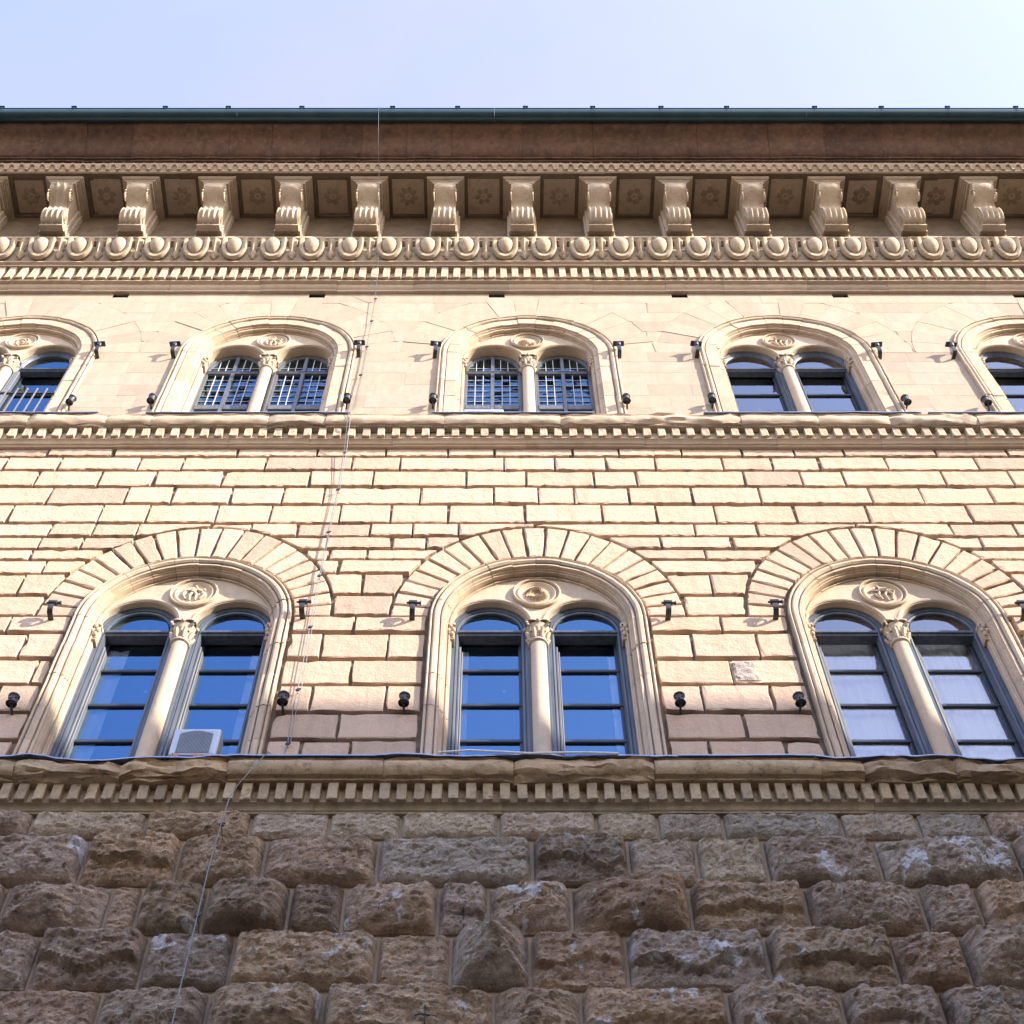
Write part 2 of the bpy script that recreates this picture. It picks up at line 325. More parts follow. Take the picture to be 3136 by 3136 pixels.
# ------------------------------------------------------------------ masonry
def outline_block(pts, y_front, joint=.012, ch=.012, jit=.003, back=.07, seed=0, chip=.0):
    """stone from an (x,z) outline, counter-clockwise; irregular chamfered arris"""
    r = random.Random(seed); n = len(pts)
    def inset(d, jt):
        out = []
        for i in range(n):
            ax, az = pts[i-1]; bx, bz = pts[i]; cx_, cz = pts[(i+1) % n]
            e1 = Vector((bx-ax, bz-az)); e2 = Vector((cx_-bx, cz-bz))
            if e1.length < 1e-6: e1 = e2
            if e2.length < 1e-6: e2 = e1
            e1.normalize(); e2.normalize()
            n1 = Vector((-e1.y, e1.x)); n2 = Vector((-e2.y, e2.x)); m_ = n1 + n2
            m_ = m_ / max(.5, m_.length_squared/2) if m_.length > .2 else n1
            dd = d + (r.random()-.5)*2*jt + (chip * r.random()**6 if chip else 0)
            out.append((bx + m_.x*dd, bz + m_.y*dd))
        return out
    a = inset(joint, jit); c = [(p[0], p[1]) for p in a]
    b = []
    cxm = sum(p[0] for p in a)/n; czm = sum(p[1] for p in a)/n
    bi = inset(joint + ch, jit*1.3)
    mb = MB()
    mb.grid([[(x, back, z) for x, z in a], [(x, y_front + ch*.9, z) for x, z in c], [(x, y_front, z) for x, z in bi]], closed=True)
    mb.poly([(x, y_front, z) for x, z in bi])
    return mb
def dens(p, step=.13):
    out = []
    for i in range(len(p)):
        a = p[i]; b = p[(i+1) % len(p)]; d = math.hypot(b[0]-a[0], b[1]-a[1]); k = max(1, int(d/step))
        out += [(a[0] + (b[0]-a[0])*j/k, a[1] + (b[1]-a[1])*j/k) for j in range(k)]
    return out
def fill_joints(xs, lo, hi, mn, mx_):
    xs = sorted(xs)
    while xs[0] > lo + mx_: xs.insert(0, xs[0] - rnd.uniform(mn, mx_))
    while xs[-1] < hi - mx_: xs.append(xs[-1] + rnd.uniform(mn, mx_))
    return [lo] + xs + [hi]

def clipped_blocks(rows, wins, zs, a, b, jamb, lo, hi, mn, mx_, make, gap=.0):
    """rows of stones cut against the arches; make(pts, seed)"""
    sid = 0
    for z0, z1, xs in rows:
        J = fill_joints(xs, lo, hi, mn, mx_)
        arch = z1 > zs + .08
        for i in range(len(J) - 1):
            x0, x1 = J[i], J[i+1]
            if x1 - x0 < .05: continue
            sid += 1
            def e(x):
                for c in wins:
                    q = (x - c)/a
                    if abs(q) < 1: return zs + b*math.sqrt(1 - q*q) + gap
                return -1
            if arch:
                n = max(3, int((x1-x0)/.06)); X = [x0 + (x1-x0)*k/n for k in range(n+1)]
                # exact crossings
                for c in wins:
                    for zz in (z1, z0):
                        s = (zz - zs - gap)/b
                        if 0 <= s < 1:
                            d = a*math.sqrt(1 - s*s)
                            X += [q for q in (c-d, c+d) if x0 < q < x1]
                    X += [q for q in (c-a, c+a, c-a+.001, c+a-.001, c-a+.004, c+a-.004, c-a+.012, c+a-.012, c-a+.025, c+a-.025, c-a+.045, c+a-.045) if x0 < q < x1]
                X = sorted(X); run = []
                runs = []
                for x in X:
                    if e(x) < z1 - (.045 if jamb < 1.4 else .012): run.append(x)
                    else:
                        if len(run) > 1: runs.append(run)
                        run = []
                if len(run) > 1: runs.append(run)
                for rn in runs:
                    if rn[-1] - rn[0] < (.1 if jamb < 1.4 else .02): continue
                    low = [(x, max(z0, e(x))) for x in rn]; top = [(x, z1) for x in rn[::-2]]
                    if top[-1][0] != rn[0]: top.append((rn[0], z1))
                    if abs(low[0][1] - z1) < .02: low = low[1:]
                    if abs(low[-1][1] - z1) < .02: low = low[:-1]
                    pl = []
                    for q in low + top:
                        if not pl or math.hypot(q[0]-pl[-1][0], q[1]-pl[-1][1]) > .03: pl.append(q)
                    if len(pl) > 3: make(pl, sid)
            else:
                segs = [(x0, x1)]
                for c in wins:
                    nx = []
                    for s0, s1 in segs:
                        l, r_ = c - jamb, c + jamb
                        if s1 <= l or s0 >= r_: nx.append((s0, s1)); continue
                        if s0 < l: nx.append((s0, l))
                        if s1 > r_: nx.append((r_, s1))
                    segs = nx
                for s0, s1 in segs:
                    if s1 - s0 > (.14 if jamb < 1.4 else .04): make(dens([(s0, z0), (s1, z0), (s1, z1), (s0, z1)]), sid)

def mid_block(pts, seed):
    r = random.Random(seed*13 + 5)
    x0 = min(p[0] for p in pts); x1 = max(p[0] for p in pts); zt = max(p[1] for p in pts)
    part('ashlar_block', outline_block(pts, -r.uniform(-.004, .014), .014, r.uniform(.006, .012), .0045, .09, seed, chip=.04), M['ashlar'], palace)
LROUT = 1.29
clipped_blocks(MID_ROWS, LOWX, 15.81, 1.785, 2.045, LROUT + .035, XL, XR, .8, 1.35, mid_block)

def voussoirs(cx, zs, rin, a, b, n, mat, yf, joint, ch, jit, seed):
    for k in range(n):
        t0 = math.pi*k/n; t1 = math.pi*(k+1)/n
        if k == n//2 and False: pass
        def out_pt(t):
            # ray from the springing centre to the extrados
            c, s = math.cos(t), math.sin(t); q = 1/math.sqrt((c/a)**2 + (s/b)**2); return (cx + q*c, zs + q*s)
        m_ = 5
        inn = [(cx + rin*math.cos(t1 + (t0-t1)*j/m_), zs + rin*math.sin(t1 + (t0-t1)*j/m_)) for j in range(m_+1)]
        ou = [out_pt(t0 + (t1-t0)*j/m_) for j in range(m_+1)]
        sd1 = [(inn[-1][0] + (ou[0][0]-inn[-1][0])*j/4, inn[-1][1] + (ou[0][1]-inn[-1][1])*j/4) for j in (1, 2, 3)]
        sd2 = [(ou[-1][0] + (inn[0][0]-ou[-1][0])*j/4, ou[-1][1] + (inn[0][1]-ou[-1][1])*j/4) for j in (1, 2, 3)]
        pts = inn + sd1 + ou + sd2
        r = random.Random(seed*100 + k)
        part('voussoir', outline_block(pts, yf + r.uniform(-.006, .006), joint, ch, jit, .07, seed*100+k, chip=.02), mat, palace)
for i, c in enumerate(LOWX):
    voussoirs(c, 15.81, LROUT + .02, 1.775, 2.035, 21, M['ashlar'], -.006, .016, .012, .003, i)

# smooth upper storey
UR = 1.45
UP_ROWS = []
z = 20.55
hs = [.36, .42, .40, .38, .44, .40, .37, .43, .40, .42, .38, .43, .42]
for k, h in enumerate(hs):
    z1 = min(z + h, 26.0)
    if z1 - z < .1: break
    UP_ROWS.append((z, z1, [rnd.uniform(-1.2, 1.2)])); z = z1
def up_block(pts, seed):
    part('wall_stone', outline_block(pts, -.002 - random.Random(seed).uniform(0, .003), .0004, .001, .0004, .002, seed, chip=.004), M['smooth'], palace)
HOLEX = [-6.743, -3.249, -.052, 3.203, 6.062, 9.282]
top_row = []
clipped_blocks([r_ for r_ in UP_ROWS if r_[1] < 25.60], UPX, 23.3, 2.1, 2.33, UR + .004, XL, XR, .55, 1.3, up_block)
# topmost course with the putlog pockets left open
zt0 = [r_[0] for r_ in UP_ROWS if r_[1] >= 25.60][0]
xs = [XL]
for hx in HOLEX: xs += [hx - .14, hx + .14]
xs += [XR]
for i in range(0, len(xs), 2):
    n = max(1, round((xs[i+1]-xs[i])/1.1)); 
    for k in range(n):
        a_, b_ = xs[i] + (xs[i+1]-xs[i])*k/n, xs[i] + (xs[i+1]-xs[i])*(k+1)/n
        up_block(dens([(a_, zt0), (b_, zt0), (b_, 26.0), (a_, 26.0)]), 900 + i*10 + k)
for i, hx in enumerate(HOLEX):
    up_block(dens([(hx - .14, zt0), (hx + .14, zt0), (hx + .14, 25.63), (hx - .14, 25.63)]), 990 + i)
    part('putlog_pocket', MB().poly([(hx-.14, .3, 25.63), (hx+.14, .3, 25.63), (hx+.14, .3, 26.0), (hx-.14, .3, 26.0)])
         .grid([[(hx-.14, .04, 25.63), (hx+.14, .04, 25.63), (hx+.14, .04, 26.0), (hx-.14, .04, 26.0)], [(hx-.14, .3, 25.63), (hx+.14, .3, 25.63), (hx+.14, .3, 26.0), (hx-.14, .3, 26.0)]], closed=True), M['pocket_lining'], palace)
for i, c in enumerate(UPX):
    voussoirs(c, 23.3, UR + .004, 2.098, 2.328, 15, M['smooth'], -.003, .0004, .001, .0004, 50 + i)

# backing wall with window openings (joint surface)
def backing(wins, z0, z1, zs, rad, y, mat, name, holes=()):
    for i in range(len(wins)):
        c = wins[i]
        l = XL if i == 0 else (wins[i-1] + c)/2; r_ = XR if i == len(wins)-1 else (wins[i+1] + c)/2
        n = 28; arc = [(c - rad*math.cos(math.pi*k/n), zs + rad*math.sin(math.pi*k/n)) for k in range(n+1)]
        mb = MB()
        left = [(l, z0), (l, z1)]
        # strips: from each arc point straight up, jambs to the sides
        mb.grid([[(x, y, zz) for x, zz in arc], [(x, y, z1) for x, zz in arc]])
        mb.poly([(l, y, z0), (c-rad, y, z0), (c-rad, y, z1), (l, y, z1)])
        mb.poly([(c+rad, y, z0), (r_, y, z0), (r_, y, z1), (c+rad, y, z1)])
        # reveal
        op = [(c-rad, z0)] + arc + [(c+rad, z0)]
        mb.grid([[(x, y, zz) for x, zz in op], [(x, y+.42, zz) for x, zz in op]])
        part(name, mb, mat, palace)
backing(LOWX, 12.5, 20.3, LS, 1.26, .065, M['joint'], 'wall_core')
backing(UPX, 20.35, 25.63, US, 1.40, .004, M['smooth_joint'], 'wall_core')
part('wall_core', MB().box(XL, XR, .31, .36, 25.63, 29.2), M['joint'], palace)

# ------------------------------------------------------------------ rusticated ground storey
def boulder(x0, x1, z0, z1, bulge, kind, seed, mat, name='rusticated_block', res=.02, peak=None):
    bulge = .035 + bulge*.60
    r = random.Random(seed); ox, oz = r.uniform(0, 90), r.uniform(0, 90)
    j = .019; x0 += j; x1 -= j; z0 += j*.8; z1 -= j*.8
    nu = max(8, int((x1-x0)/res)); nv = max(8, int((z1-z0)/res)); rows = []
    px, pz = peak or (r.uniform(.35, .65), r.uniform(.35, .6))
    sl = r.uniform(-.25, .25); W_ = x1-x0; H_ = z1-z0
    for jv in range(nv + 1):
        row = []
        for iu in range(nu + 1):
            u, v = iu/nu, jv/nv
            du = min(u, 1-u)*W_; dv = min(v, 1-v)*H_
            mar = .03; x, z = x0 + u*W_, z0 + v*H_; P = Vector((x + ox, 0, z + oz))
            jg = .02*noise.noise(P*9); mar = .012; eu = max(0, min(1, (du-mar+jg*.35)/(.03 + bulge*.26))); ev = max(0, min(1, (dv-mar*.6+jg*.35)/((.03 + bulge*.42) if v < .5 else (.03 + bulge*.15))))
            su = math.sqrt(max(0, 1-(1-eu)**2)); sv = math.sqrt(max(0, 1-(1-ev)**2))
            env = su*sv
            lowf = noise.noise(P*2.2)*.5 + noise.noise(P*4.7)*.22
            rid = 1 - abs(noise.noise(Vector((P.x*3.0, 7, P.z*6.5))))*2
            med = noise.fractal(Vector((P.x*9, 3, P.z*13)), .9, 2.1, 4)
            facet = noise.noise(Vector((P.x*5.5 + .6*noise.noise(P*6), 11, P.z*8)))
            h = bulge*env*(.85 + .5*lowf)
            if kind == 'point':
                tt = max(abs(u-px)/max(px, 1-px)*1.0, abs(v-pz)/max(pz, 1-pz)*.9)
                h = bulge*env*(1.25 - 1.0*tt + .25*lowf)
            elif kind == 'round':
                h = bulge*env*(1.05 - .65*((u-px)**2*2.2 + (v-pz)**2*1.6) + .3*lowf)
            elif kind == 'ledge':      # flat face above, broken away underneath
                cut = .38 + .28*noise.noise(Vector((P.x*2.5, 5, 0)))
                k = max(0, min(1, (v - cut)/.05 + .5)); h = bulge*env*(.42 + .58*k) + .0
            elif kind == 'flat':
                h = bulge*env*(.85 + .12*lowf)
            sc = min(1, bulge/.16)*.8
            fin = noise.fractal(Vector((P.x*22, 5, P.z*34)), .8, 2.1, 3)
            wq = noise.noise(P*3)*.5
            crk = max(0, 1 - abs(noise.noise(Vector((P.x*4.5 + wq, 17, P.z*11 + wq))))*7) + .6*max(0, 1 - abs(noise.noise(Vector((P.x*9 + wq, 27, P.z*17))))*6)
            ter = math.floor((med + .6*lowf)*4.5 + .5)/4.5
            h += env*(.014*ter*(.4 + .6*sc) + .014*rid*sc + .020*med*(.4 + .6*sc) + .017*fin - .015*crk*(.35 + .65*sc) + (.022*sc if facet > .12 else 0) - (.022*sc if facet < -.3 else 0))
            edge = 0 if (du > .001 and dv > .001) else 0
            row.append((x, -.05 - max(-.005, h), z))
        rows.append(row)
    mb = MB().grid(rows)
    o = MB()
    b0 = [(p[0], .02, p[2]) for p in rows[0]]; mb.grid([b0, rows[0]])
    b1 = [(p[0], .02, p[2]) for p in rows[-1]]; mb.grid([rows[-1], b1])
    lc = [q[0] for q in rows]; rc = [q[-1] for q in rows]
    mb.grid([[(p[0], .02, p[2]) for p in lc], lc]); mb.grid([rc, [(p[0], .02, p[2]) for p in rc]])
    return part(name, mb, mat, palace, smooth=32)
spec = {  # (row, index of left joint): kind, bulge, material, peak     index counts stones from the left edge of the survey row
 (0,1):('flat',.10,'rustic_fine'), (0,2):('flat',.13,'rustic'), (0,3):('flat',.04,'rustic_fine'), (0,4):('flat',.05,'rustic_fine'), (0,5):('flat',.07,'rustic_fine'),
 (0,6):('flat',.08,'rustic_fine'), (0,7):('flat',.05,'rustic_fine'), (0,8):('flat',.04,'rustic_fine'), (0,9):('flat',.07,'rustic_fine'), (0,10):('flat',.045,'rustic_fine'), (0,11):('flat',.045,'rustic_fine'), (0,12):('flat',.11,'rustic_pale'),
 (1,0):('flat',.2,'rustic_pale'), (1,1):('ledge',.24,'rustic'), (1,2):('round',.2,'rustic'), (1,3):('round',.17,'rustic'), (1,4):('flat',.13,'rustic_fine'), (1,5):('ledge',.2,'rustic'), (1,6):('flat',.08,'rustic_pale'), (1,7):('flat',.1,'rustic_fine'), (1,8):('round',.17,'rustic_pale'), (1,9):('round',.2,'rustic_pale'), (1,10):('flat',.2,'rustic'),
 (2,0):('flat',.2,'rustic'), (2,1):('point',.3,'rustic',(.45,.5)), (2,2):('flat',.07,'rustic'), (2,3):('round',.24,'rustic'), (2,4):('round',.42,'rustic'), (2,5):('round',.18,'rustic'), (2,6):('point',.3,'rustic_pale',(.75,.55)), (2,7):('ledge',.15,'rustic_pale'), (2,8):('point',.26,'rustic_pale',(.6,.6)), (2,9):('round',.42,'rustic',(.7,.6)), (2,10):('ledge',.2,'rustic'), (2,11):('round',.22,'rustic'), (2,12):('flat',.13,'rustic'), (2,13):('ledge',.22,'rustic_pale'),
 (3,0):('round',.2,'rustic_pale'), (3,1):('ledge',.24,'rustic'), (3,2):('flat',.14,'rustic_pale'), (3,3):('flat',.22,'rustic_pale'), (3,4):('flat',.07,'rustic'), (3,5):('point',.52,'rustic',(.52,.62)), (3,6):('ledge',.15,'rustic_pale'), (3,7):('ledge',.2,'rustic_pale'), (3,8):('ledge',.28,'rustic_pale'), (3,9):('round',.22,'rustic'), (3,10):('point',.36,'rustic',(.4,.7)),
 (4,0):('flat',.1,'rustic_pale'), (4,1):('round',.26,'rustic'), (4,2):('round',.44,'rustic_pale'), (4,3):('round',.3,'rustic_pale',(.3,.6)), (4,4):('point',.24,'rustic',(.5,.55)), (4,5):('ledge',.14,'rustic_pale'), (4,6):('round',.34,'rustic_pale'), (4,7):('ledge',.2,'rustic_pale'), (4,8):('round',.28,'rustic'),
}
sd = 0
for ri, (z0, z1, xs) in enumerate(RUSTIC):
    J = [xs[0] - rnd.uniform(.9, 1.2)] + xs + [xs[-1] + rnd.uniform(.9, 1.3)]
    for i in range(len(J)-1):
        sd += 1
        s = spec.get((ri, i), ('round', .2, 'rustic'))
        boulder(J[i], J[i+1], z0, z1, s[1], s[0], sd, M[s[2]], peak=s[3] if len(s) > 3 else None)
    for side in (-1, 1):                                # beyond the frame
        x = J[0] if side < 0 else J[-1]
        while (x > -8 if side < 0 else x < 8.4):
            wd = rnd.uniform(.8, 1.5); sd += 1
            a_, b_ = (x - wd, x) if side < 0 else (x, x + wd)
            boulder(a_, b_, z0, z1, rnd.uniform(.06, .12) if ri == 0 else rnd.uniform(.15, .3), rnd.choice(['round', 'flat', 'ledge']), sd, M[rnd.choice(['rustic', 'rustic', 'rustic_pale'])], res=.06)
            x += side*wd
z = 9.55
while z > 1.2:                                          # lower courses towards the street
    h = rnd.uniform(.6, .75); x = -8 + rnd.uniform(-.4, .4)
    while x < 8.4:
        wd = rnd.uniform(1.1, 1.9); sd += 1
        boulder(x, x + wd, z - h, z, rnd.uniform(.15, .3), rnd.choice(['round', 'flat', 'ledge']), sd, M['rustic'], res=.12); x += wd
    z -= h
part('plinth', MB().box(XL, XR, -.5, 0, .0, z + .0), M['fascia'], palace)
part('mortar_bed', MB().box(XL, XR, -.022, .3, .0, 12.40), M['mortar'], palace)
# small incised crosses left on four of the stones
def on_rustic(x, z):
    best = None
    for o in palace.children:
        if o.name.startswith('rusticated_block'):
            ok, loc, nor, _ = o.ray_cast(Vector((x, -3, z)), Vector((0, 1, 0)))
            if ok: return loc, nor, o
    return None
bpy.context.view_layer.update()
for x, z, s_ in ((-1.09, 10.99, .06), (-.33, 10.98, .055), (.13, 10.97, .065), (-.62, 9.76, .09)):
    h = on_rustic(x, z)
    if h:
        mb = MB(); st_ = h[2]
        for d in ((1, 0), (0, 1)):
            pts = []
            for k in range(7):
                q = (k/6 - .5)*2*s_; g = on_rustic(x + d[0]*q, z + d[1]*q*.9)
                if g: pts.append((g[0].x, g[0].y - .002, g[0].z))
            if len(pts) > 2: mb.tube(pts, .005, 5)
        part('incised_cross', mb, M['acd'], st_)

# ------------------------------------------------------------------ mouldings running along the front
def run(prof, x0, x1, name, mat, step=.12, amp=0.0, seed=0, sag=None, smooth=35, gap=.002, cap=True):
    """a moulded stone between two joints; prof = [(y,z)...] from top back, over the front, to bottom back"""
    n = max(2, int((x1-x0)/step)); rows = []
    for i in range(n+1):
        x = x0 + gap + (x1-x0-2*gap)*i/n; row = []
        endw = min(1, min(i, n-i)/1.5)
        for k, (y, z) in enumerate(prof):
            dy = dz = 0
            if amp:
                P = Vector((x*2.3 + seed*7.1, k*.35, seed*3.3)); q = noise.fractal(P*1.6, .8, 2, 4)
                dy = amp*q + (amp*1.0*(1-endw)); dz = amp*.8*noise.noise(P*1.9 + Vector((9, 9, 9)))
                if k in (0, len(prof)-1): dy = dz = 0
            if sag: dz += sag(x)*(1 if k < len(prof)*.6 else .35)
            row.append((x, y + dy, z + dz))
        rows.append(row)
    mb = MB().grid(rows)
    if cap: mb.poly(rows[0]); mb.poly(rows[-1][::-1])
    return part(name, mb, mat, palace, smooth=smooth)
def runs(prof, name, mat, L_, joints=None, **k):
    J = joints or []
    J = fill_joints(list(J) or [rnd.uniform(-1, 1)], XL, XR, L_*.75, L_*1.35)
    for i in range(len(J)-1):
        rr = random.Random(int(J[i]*100) + int(prof[0][1]*31)); dy = rr.uniform(-.006, .006); dz = rr.uniform(-.004, .004)
        run([(y + dy, z + dz) for y, z in prof], J[i], J[i+1], name, mat, seed=i, **k)
def arcp(cy, cz, ry, rz, a0, a1, n=6):
    return [(cy + ry*math.cos(R(a0 + (a1-a0)*i/n)), cz + rz*math.sin(R(a0 + (a1-a0)*i/n))) for i in range(n+1)]

# lower string course
sagL = lambda x: (-.055*max(0, noise.noise(Vector((x*1.1, 4.2, 0))))*2 - .03*abs(noise.noise(Vector((x*3.7, 1, 0)))))
S1 = [-4.877, -3.804, -2.729, -1.168, .141, 1.558, 3.227, 3.657, 4.582]
J1 = fill_joints(S1, XL, XR, .9, 1.6)
prof1 = [(.3, 12.90), (-.27, 12.90), (-.315, 12.89)] + arcp(-.26, 12.785, .075, .11, 100, 250, 8)[1:] + [(-.27, 12.685), (-.235, 12.675), (-.23, 12.655), (-.1, 12.655)]
for i in range(len(J1)-1):
    er = {1: .0}.get(i, 0)
    xm = (J1[i]+J1[i+1])/2; rough = .045 if (-4.9 < xm < -2.7 or -.2 < xm < 1.6 or xm > 3.6) else .018
    if -2.7 < xm < -1.2 or 1.6 < xm < 3.2: rough = .008
    run(prof1, J1[i], J1[i+1], 'string_course_stone', M['string'], step=.06, amp=rough, seed=i+3, sag=(sagL if rough > .01 else None), smooth=40)
runs([(.2, 12.66), (-.105, 12.66), (-.105, 12.42), (.2, 12.42)], 'dentil_bed', M['dentil'], 1.6)
dm = [mesh('dentil', MB().box(-.052, .052, -.105, 0, -.118, .118, .006), M['dentil']) for _ in range(1)]
def dentils(phase, pitch, z, me_list, y, x0=XL+.1, x1=XR-.1, jit=.006, yj=.01):
    k0 = math.ceil((x0-phase)/pitch); k1 = math.floor((x1-phase)/pitch)
    for k in range(k0, k1+1):
        o = part('dentil', None, None, palace, me=rnd.choice(me_list), loc=(phase + k*pitch + rnd.uniform(-jit, jit), y + rnd.uniform(0, yj), z))
def dentil_meshes(w, d, h, n=5, er=.012, mat='dentil'):
    out = []
    for s_ in range(n):
        r = random.Random(s_*9 + int(w*1e4)); mb = MB()
        def ring(y, i, jt):
            p = [(-w/2+i, -h/2+i), (0, -h/2+i), (w/2-i, -h/2+i), (w/2-i, 0), (w/2-i, h/2-i), (-w/2+i, h/2-i), (-w/2+i, 0)]
            return [(x + r.uniform(-jt, jt), y + r.uniform(0, jt)*1.5*(1 if zz < 0 else .3), zz + (r.uniform(0, jt*2) if zz < 0 else 0)) for x, zz in p]
        a = ring(d, 0, 0); b = ring(.008, 0, er*.25); c = ring(0, .006, er*.4)
        mb.grid([a, b, c], closed=True); mb.poly(c); out.append(mesh('dentil', mb, M[mat]))
    return out
dentils(-1.314, .1717, 12.535, dentil_meshes(.103, .10, .235), -.205, x0=-7.5, x1=8, yj=.012)
runs([(.2, 12.43), (-.155, 12.43), (-.16, 12.415), (-.135, 12.405)] + arcp(-.10, 12.405, .06, .05, 180, 120, 3)[::-1][:0] + [(-.118, 12.395), (-.105, 12.372), (-.10, 12.36), (-.085, 12.352), (-.08, 12.335), (.2, 12.335)], 'fascia_stone', M['fascia'], 1.7, amp=.003)

# middle string course
S2 = [-6.895, -5.722, -5.078, -3.381, -2.537, -.811, .892, 3.529, 4.664, 5.698]
J2 = fill_joints(S2, XL, XR, 1.0, 1.9)
prof2 = [(.3, 20.62), (-.23, 20.62), (-.262, 20.61)] + arcp(-.215, 20.47, .062, .12, 100, 250, 7)[1:] + [(-.225, 20.36), (-.2, 20.35), (-.2, 20.335), (-.1, 20.335)]
for i in range(len(J2)-1):
    xm = (J2[i]+J2[i+1])/2; rough = .03 if i % 3 == 0 else .014
    run(prof2, J2[i], J2[i+1], 'string_course_stone', M['trim'] if i % 2 else M['carved'], step=.07, amp=rough, seed=i+40, smooth=40)
runs([(.2, 20.34), (-.09, 20.34), (-.09, 20.09), (.2, 20.09)], 'dentil_bed', M['carved'], 1.8)
dentils(-.863, .2137, 20.215, dentil_meshes(.108, .10, .23, er=.02, mat='carved'), -.185)
runs([(.2, 20.10), (-.135, 20.10), (-.14, 20.08), (-.115, 20.07), (-.095, 20.045), (-.085, 20.02), (-.06, 20.012), (-.055, 19.99), (.2, 19.99)], 'fascia_stone', M['trim'], 1.5, amp=.004)
runs([(.2, 20.195), (-.02, 20.195), (-.02, 20.0), (.2, 20.0)], 'fascia_stone', M['trim'], 2.4)

# main cornice -------------------------------------------------------
runs([(.35, 25.98), (-.19, 25.98), (-.205, 25.955)] + [(-.20, 25.935), (-.135, 25.925), (-.13, 25.885), (-.10, 25.845), (-.07, 25.825), (-.065, 25.785), (.02, 25.78)], 'cornice_bed_mould', M['trim'], 1.3, amp=.003)
runs([(.35, 26.46), (-.14, 26.46), (-.14, 25.97), (.35, 25.97)], 'dentil_bed', M['trim'], 1.8)
dentils(-.352, .2112, 26.205, dentil_meshes(.118, .11, .44, er=.014, mat='carved'), -.26)
part('dentil_fillet', MB().box(XL, XR, -.185, -.13, 26.12, 26.24), M['carved'], palace)
runs([(.3, 26.55), (-.33, 26.55), (-.345, 26.53), (-.34, 26.50), (-.29, 26.485), (-.28, 26.45), (.3, 26.45)], 'cornice_fillet', M['trim'], 2.0, amp=.002)
runs([(.3, 27.08), (-.40, 27.08), (-.415, 26.98), (-.40, 26.80), (-.35, 26.64), (-.30, 26.545), (.3, 26.545)], 'ovolo_bed', M['carved'], 1.9)
runs([(.3, 27.20), (-.555, 27.20), (-.57, 27.17), (-.565, 27.12), (-.53, 27.10), (-.52, 27.075), (.3, 27.075)], 'cornice_ledge', M['trim'], 2.2, amp=.002)
# egg and dart, in a frame leaning outwards: s up the slope, n outwards
def slope(x, s, n):
    d = Vector((0, -.20, .50)).normalized(); nn = Vector((0, -d.z, d.y)); b = Vector((0, -.335, 26.55))
    q = b + d*s + nn*n; return (x, q.y, q.z)
def egg_mesh(sd_):
    r = random.Random(sd_); mb = MB(); rows = []
    for i in range(11):
        t = math.pi*i/10; row = []
        for k in range(16):
            a = k*2*math.pi/16; wd = 1 + .14*math.cos(t)
            row.append(slope(.142*math.sin(t)*math.cos(a)*wd, +.335 + .215*math.cos(t), .035 + .13*math.sin(t)*math.sin(a)))
        rows.append(row)
    mb.grid(rows, closed=True); return mesh('egg', mb, M['carved'], 60)
def cup_mesh():
    mb = MB()
    for sgn in (0,):
        rows = []
        for i in range(21):
            t = math.pi + math.pi*i/20
            wx, ws = .178, .275; cxp, cs = wx*math.cos(t), .345 + ws*math.sin(t)
            if i in (0, 20): cs = .54
            if i == 0 or i == 20: pass
            row = []
            for (o, n_) in ((-.03, .0), (-.03, .055), (-.012, .075), (.04, .075), (.058, .04), (.06, 0)):
                nx, ns = math.cos(t), math.sin(t)
                if i in (0, 20): nx, ns = (1 if t > 4 else -1), 0
                row.append(slope(cxp + nx*o, cs + ns*o, n_ + .02))
            rows.append(row)
        mb.grid(rows)
    return mesh('egg_cup', mb, M['carved'], 50)
def dart_mesh():
    mb = MB(); pr = [(.54, .085), (.40, .07), (.24, .04), (.17, .085), (.03, .004)]
    mb.grid([[slope(-w_, s_, .0), slope(-w_*.5, s_, .045), slope(0, s_, .08), slope(w_*.5, s_, .045), slope(w_, s_, .0)] for s_, w_ in pr])
    return mesh('dart', mb, M['carved'])
em = [egg_mesh(i) for i in range(3)]; cm = cup_mesh(); dtm = dart_mesh()
k = -14
while .101 + k*.7075 < XR - .4:
    x = .101 + k*.7075
    if x > XL + .4:
        part('egg', None, None, palace, me=rnd.choice(em), loc=(x + rnd.uniform(-.01, .01), 0, 0)); part('egg_cup', None, None, palace, me=cm, loc=(x, 0, 0)); part('dart', None, None, palace, me=dtm, loc=(x + .354, 0, 0))
    k += 1
# wall behind the corbels
ZS = 28.55
runs([(.3, ZS+.05), (-.44, ZS+.05), (-.44, 27.78), (-.455, 27.77), (-.455, 27.50), (-.47, 27.49), (-.47, 27.19), (.3, 27.19)], 'corbel_frieze', M['soffit'], 1.448, joints=[.42 + i*1.448 for i in range(-7, 8)])
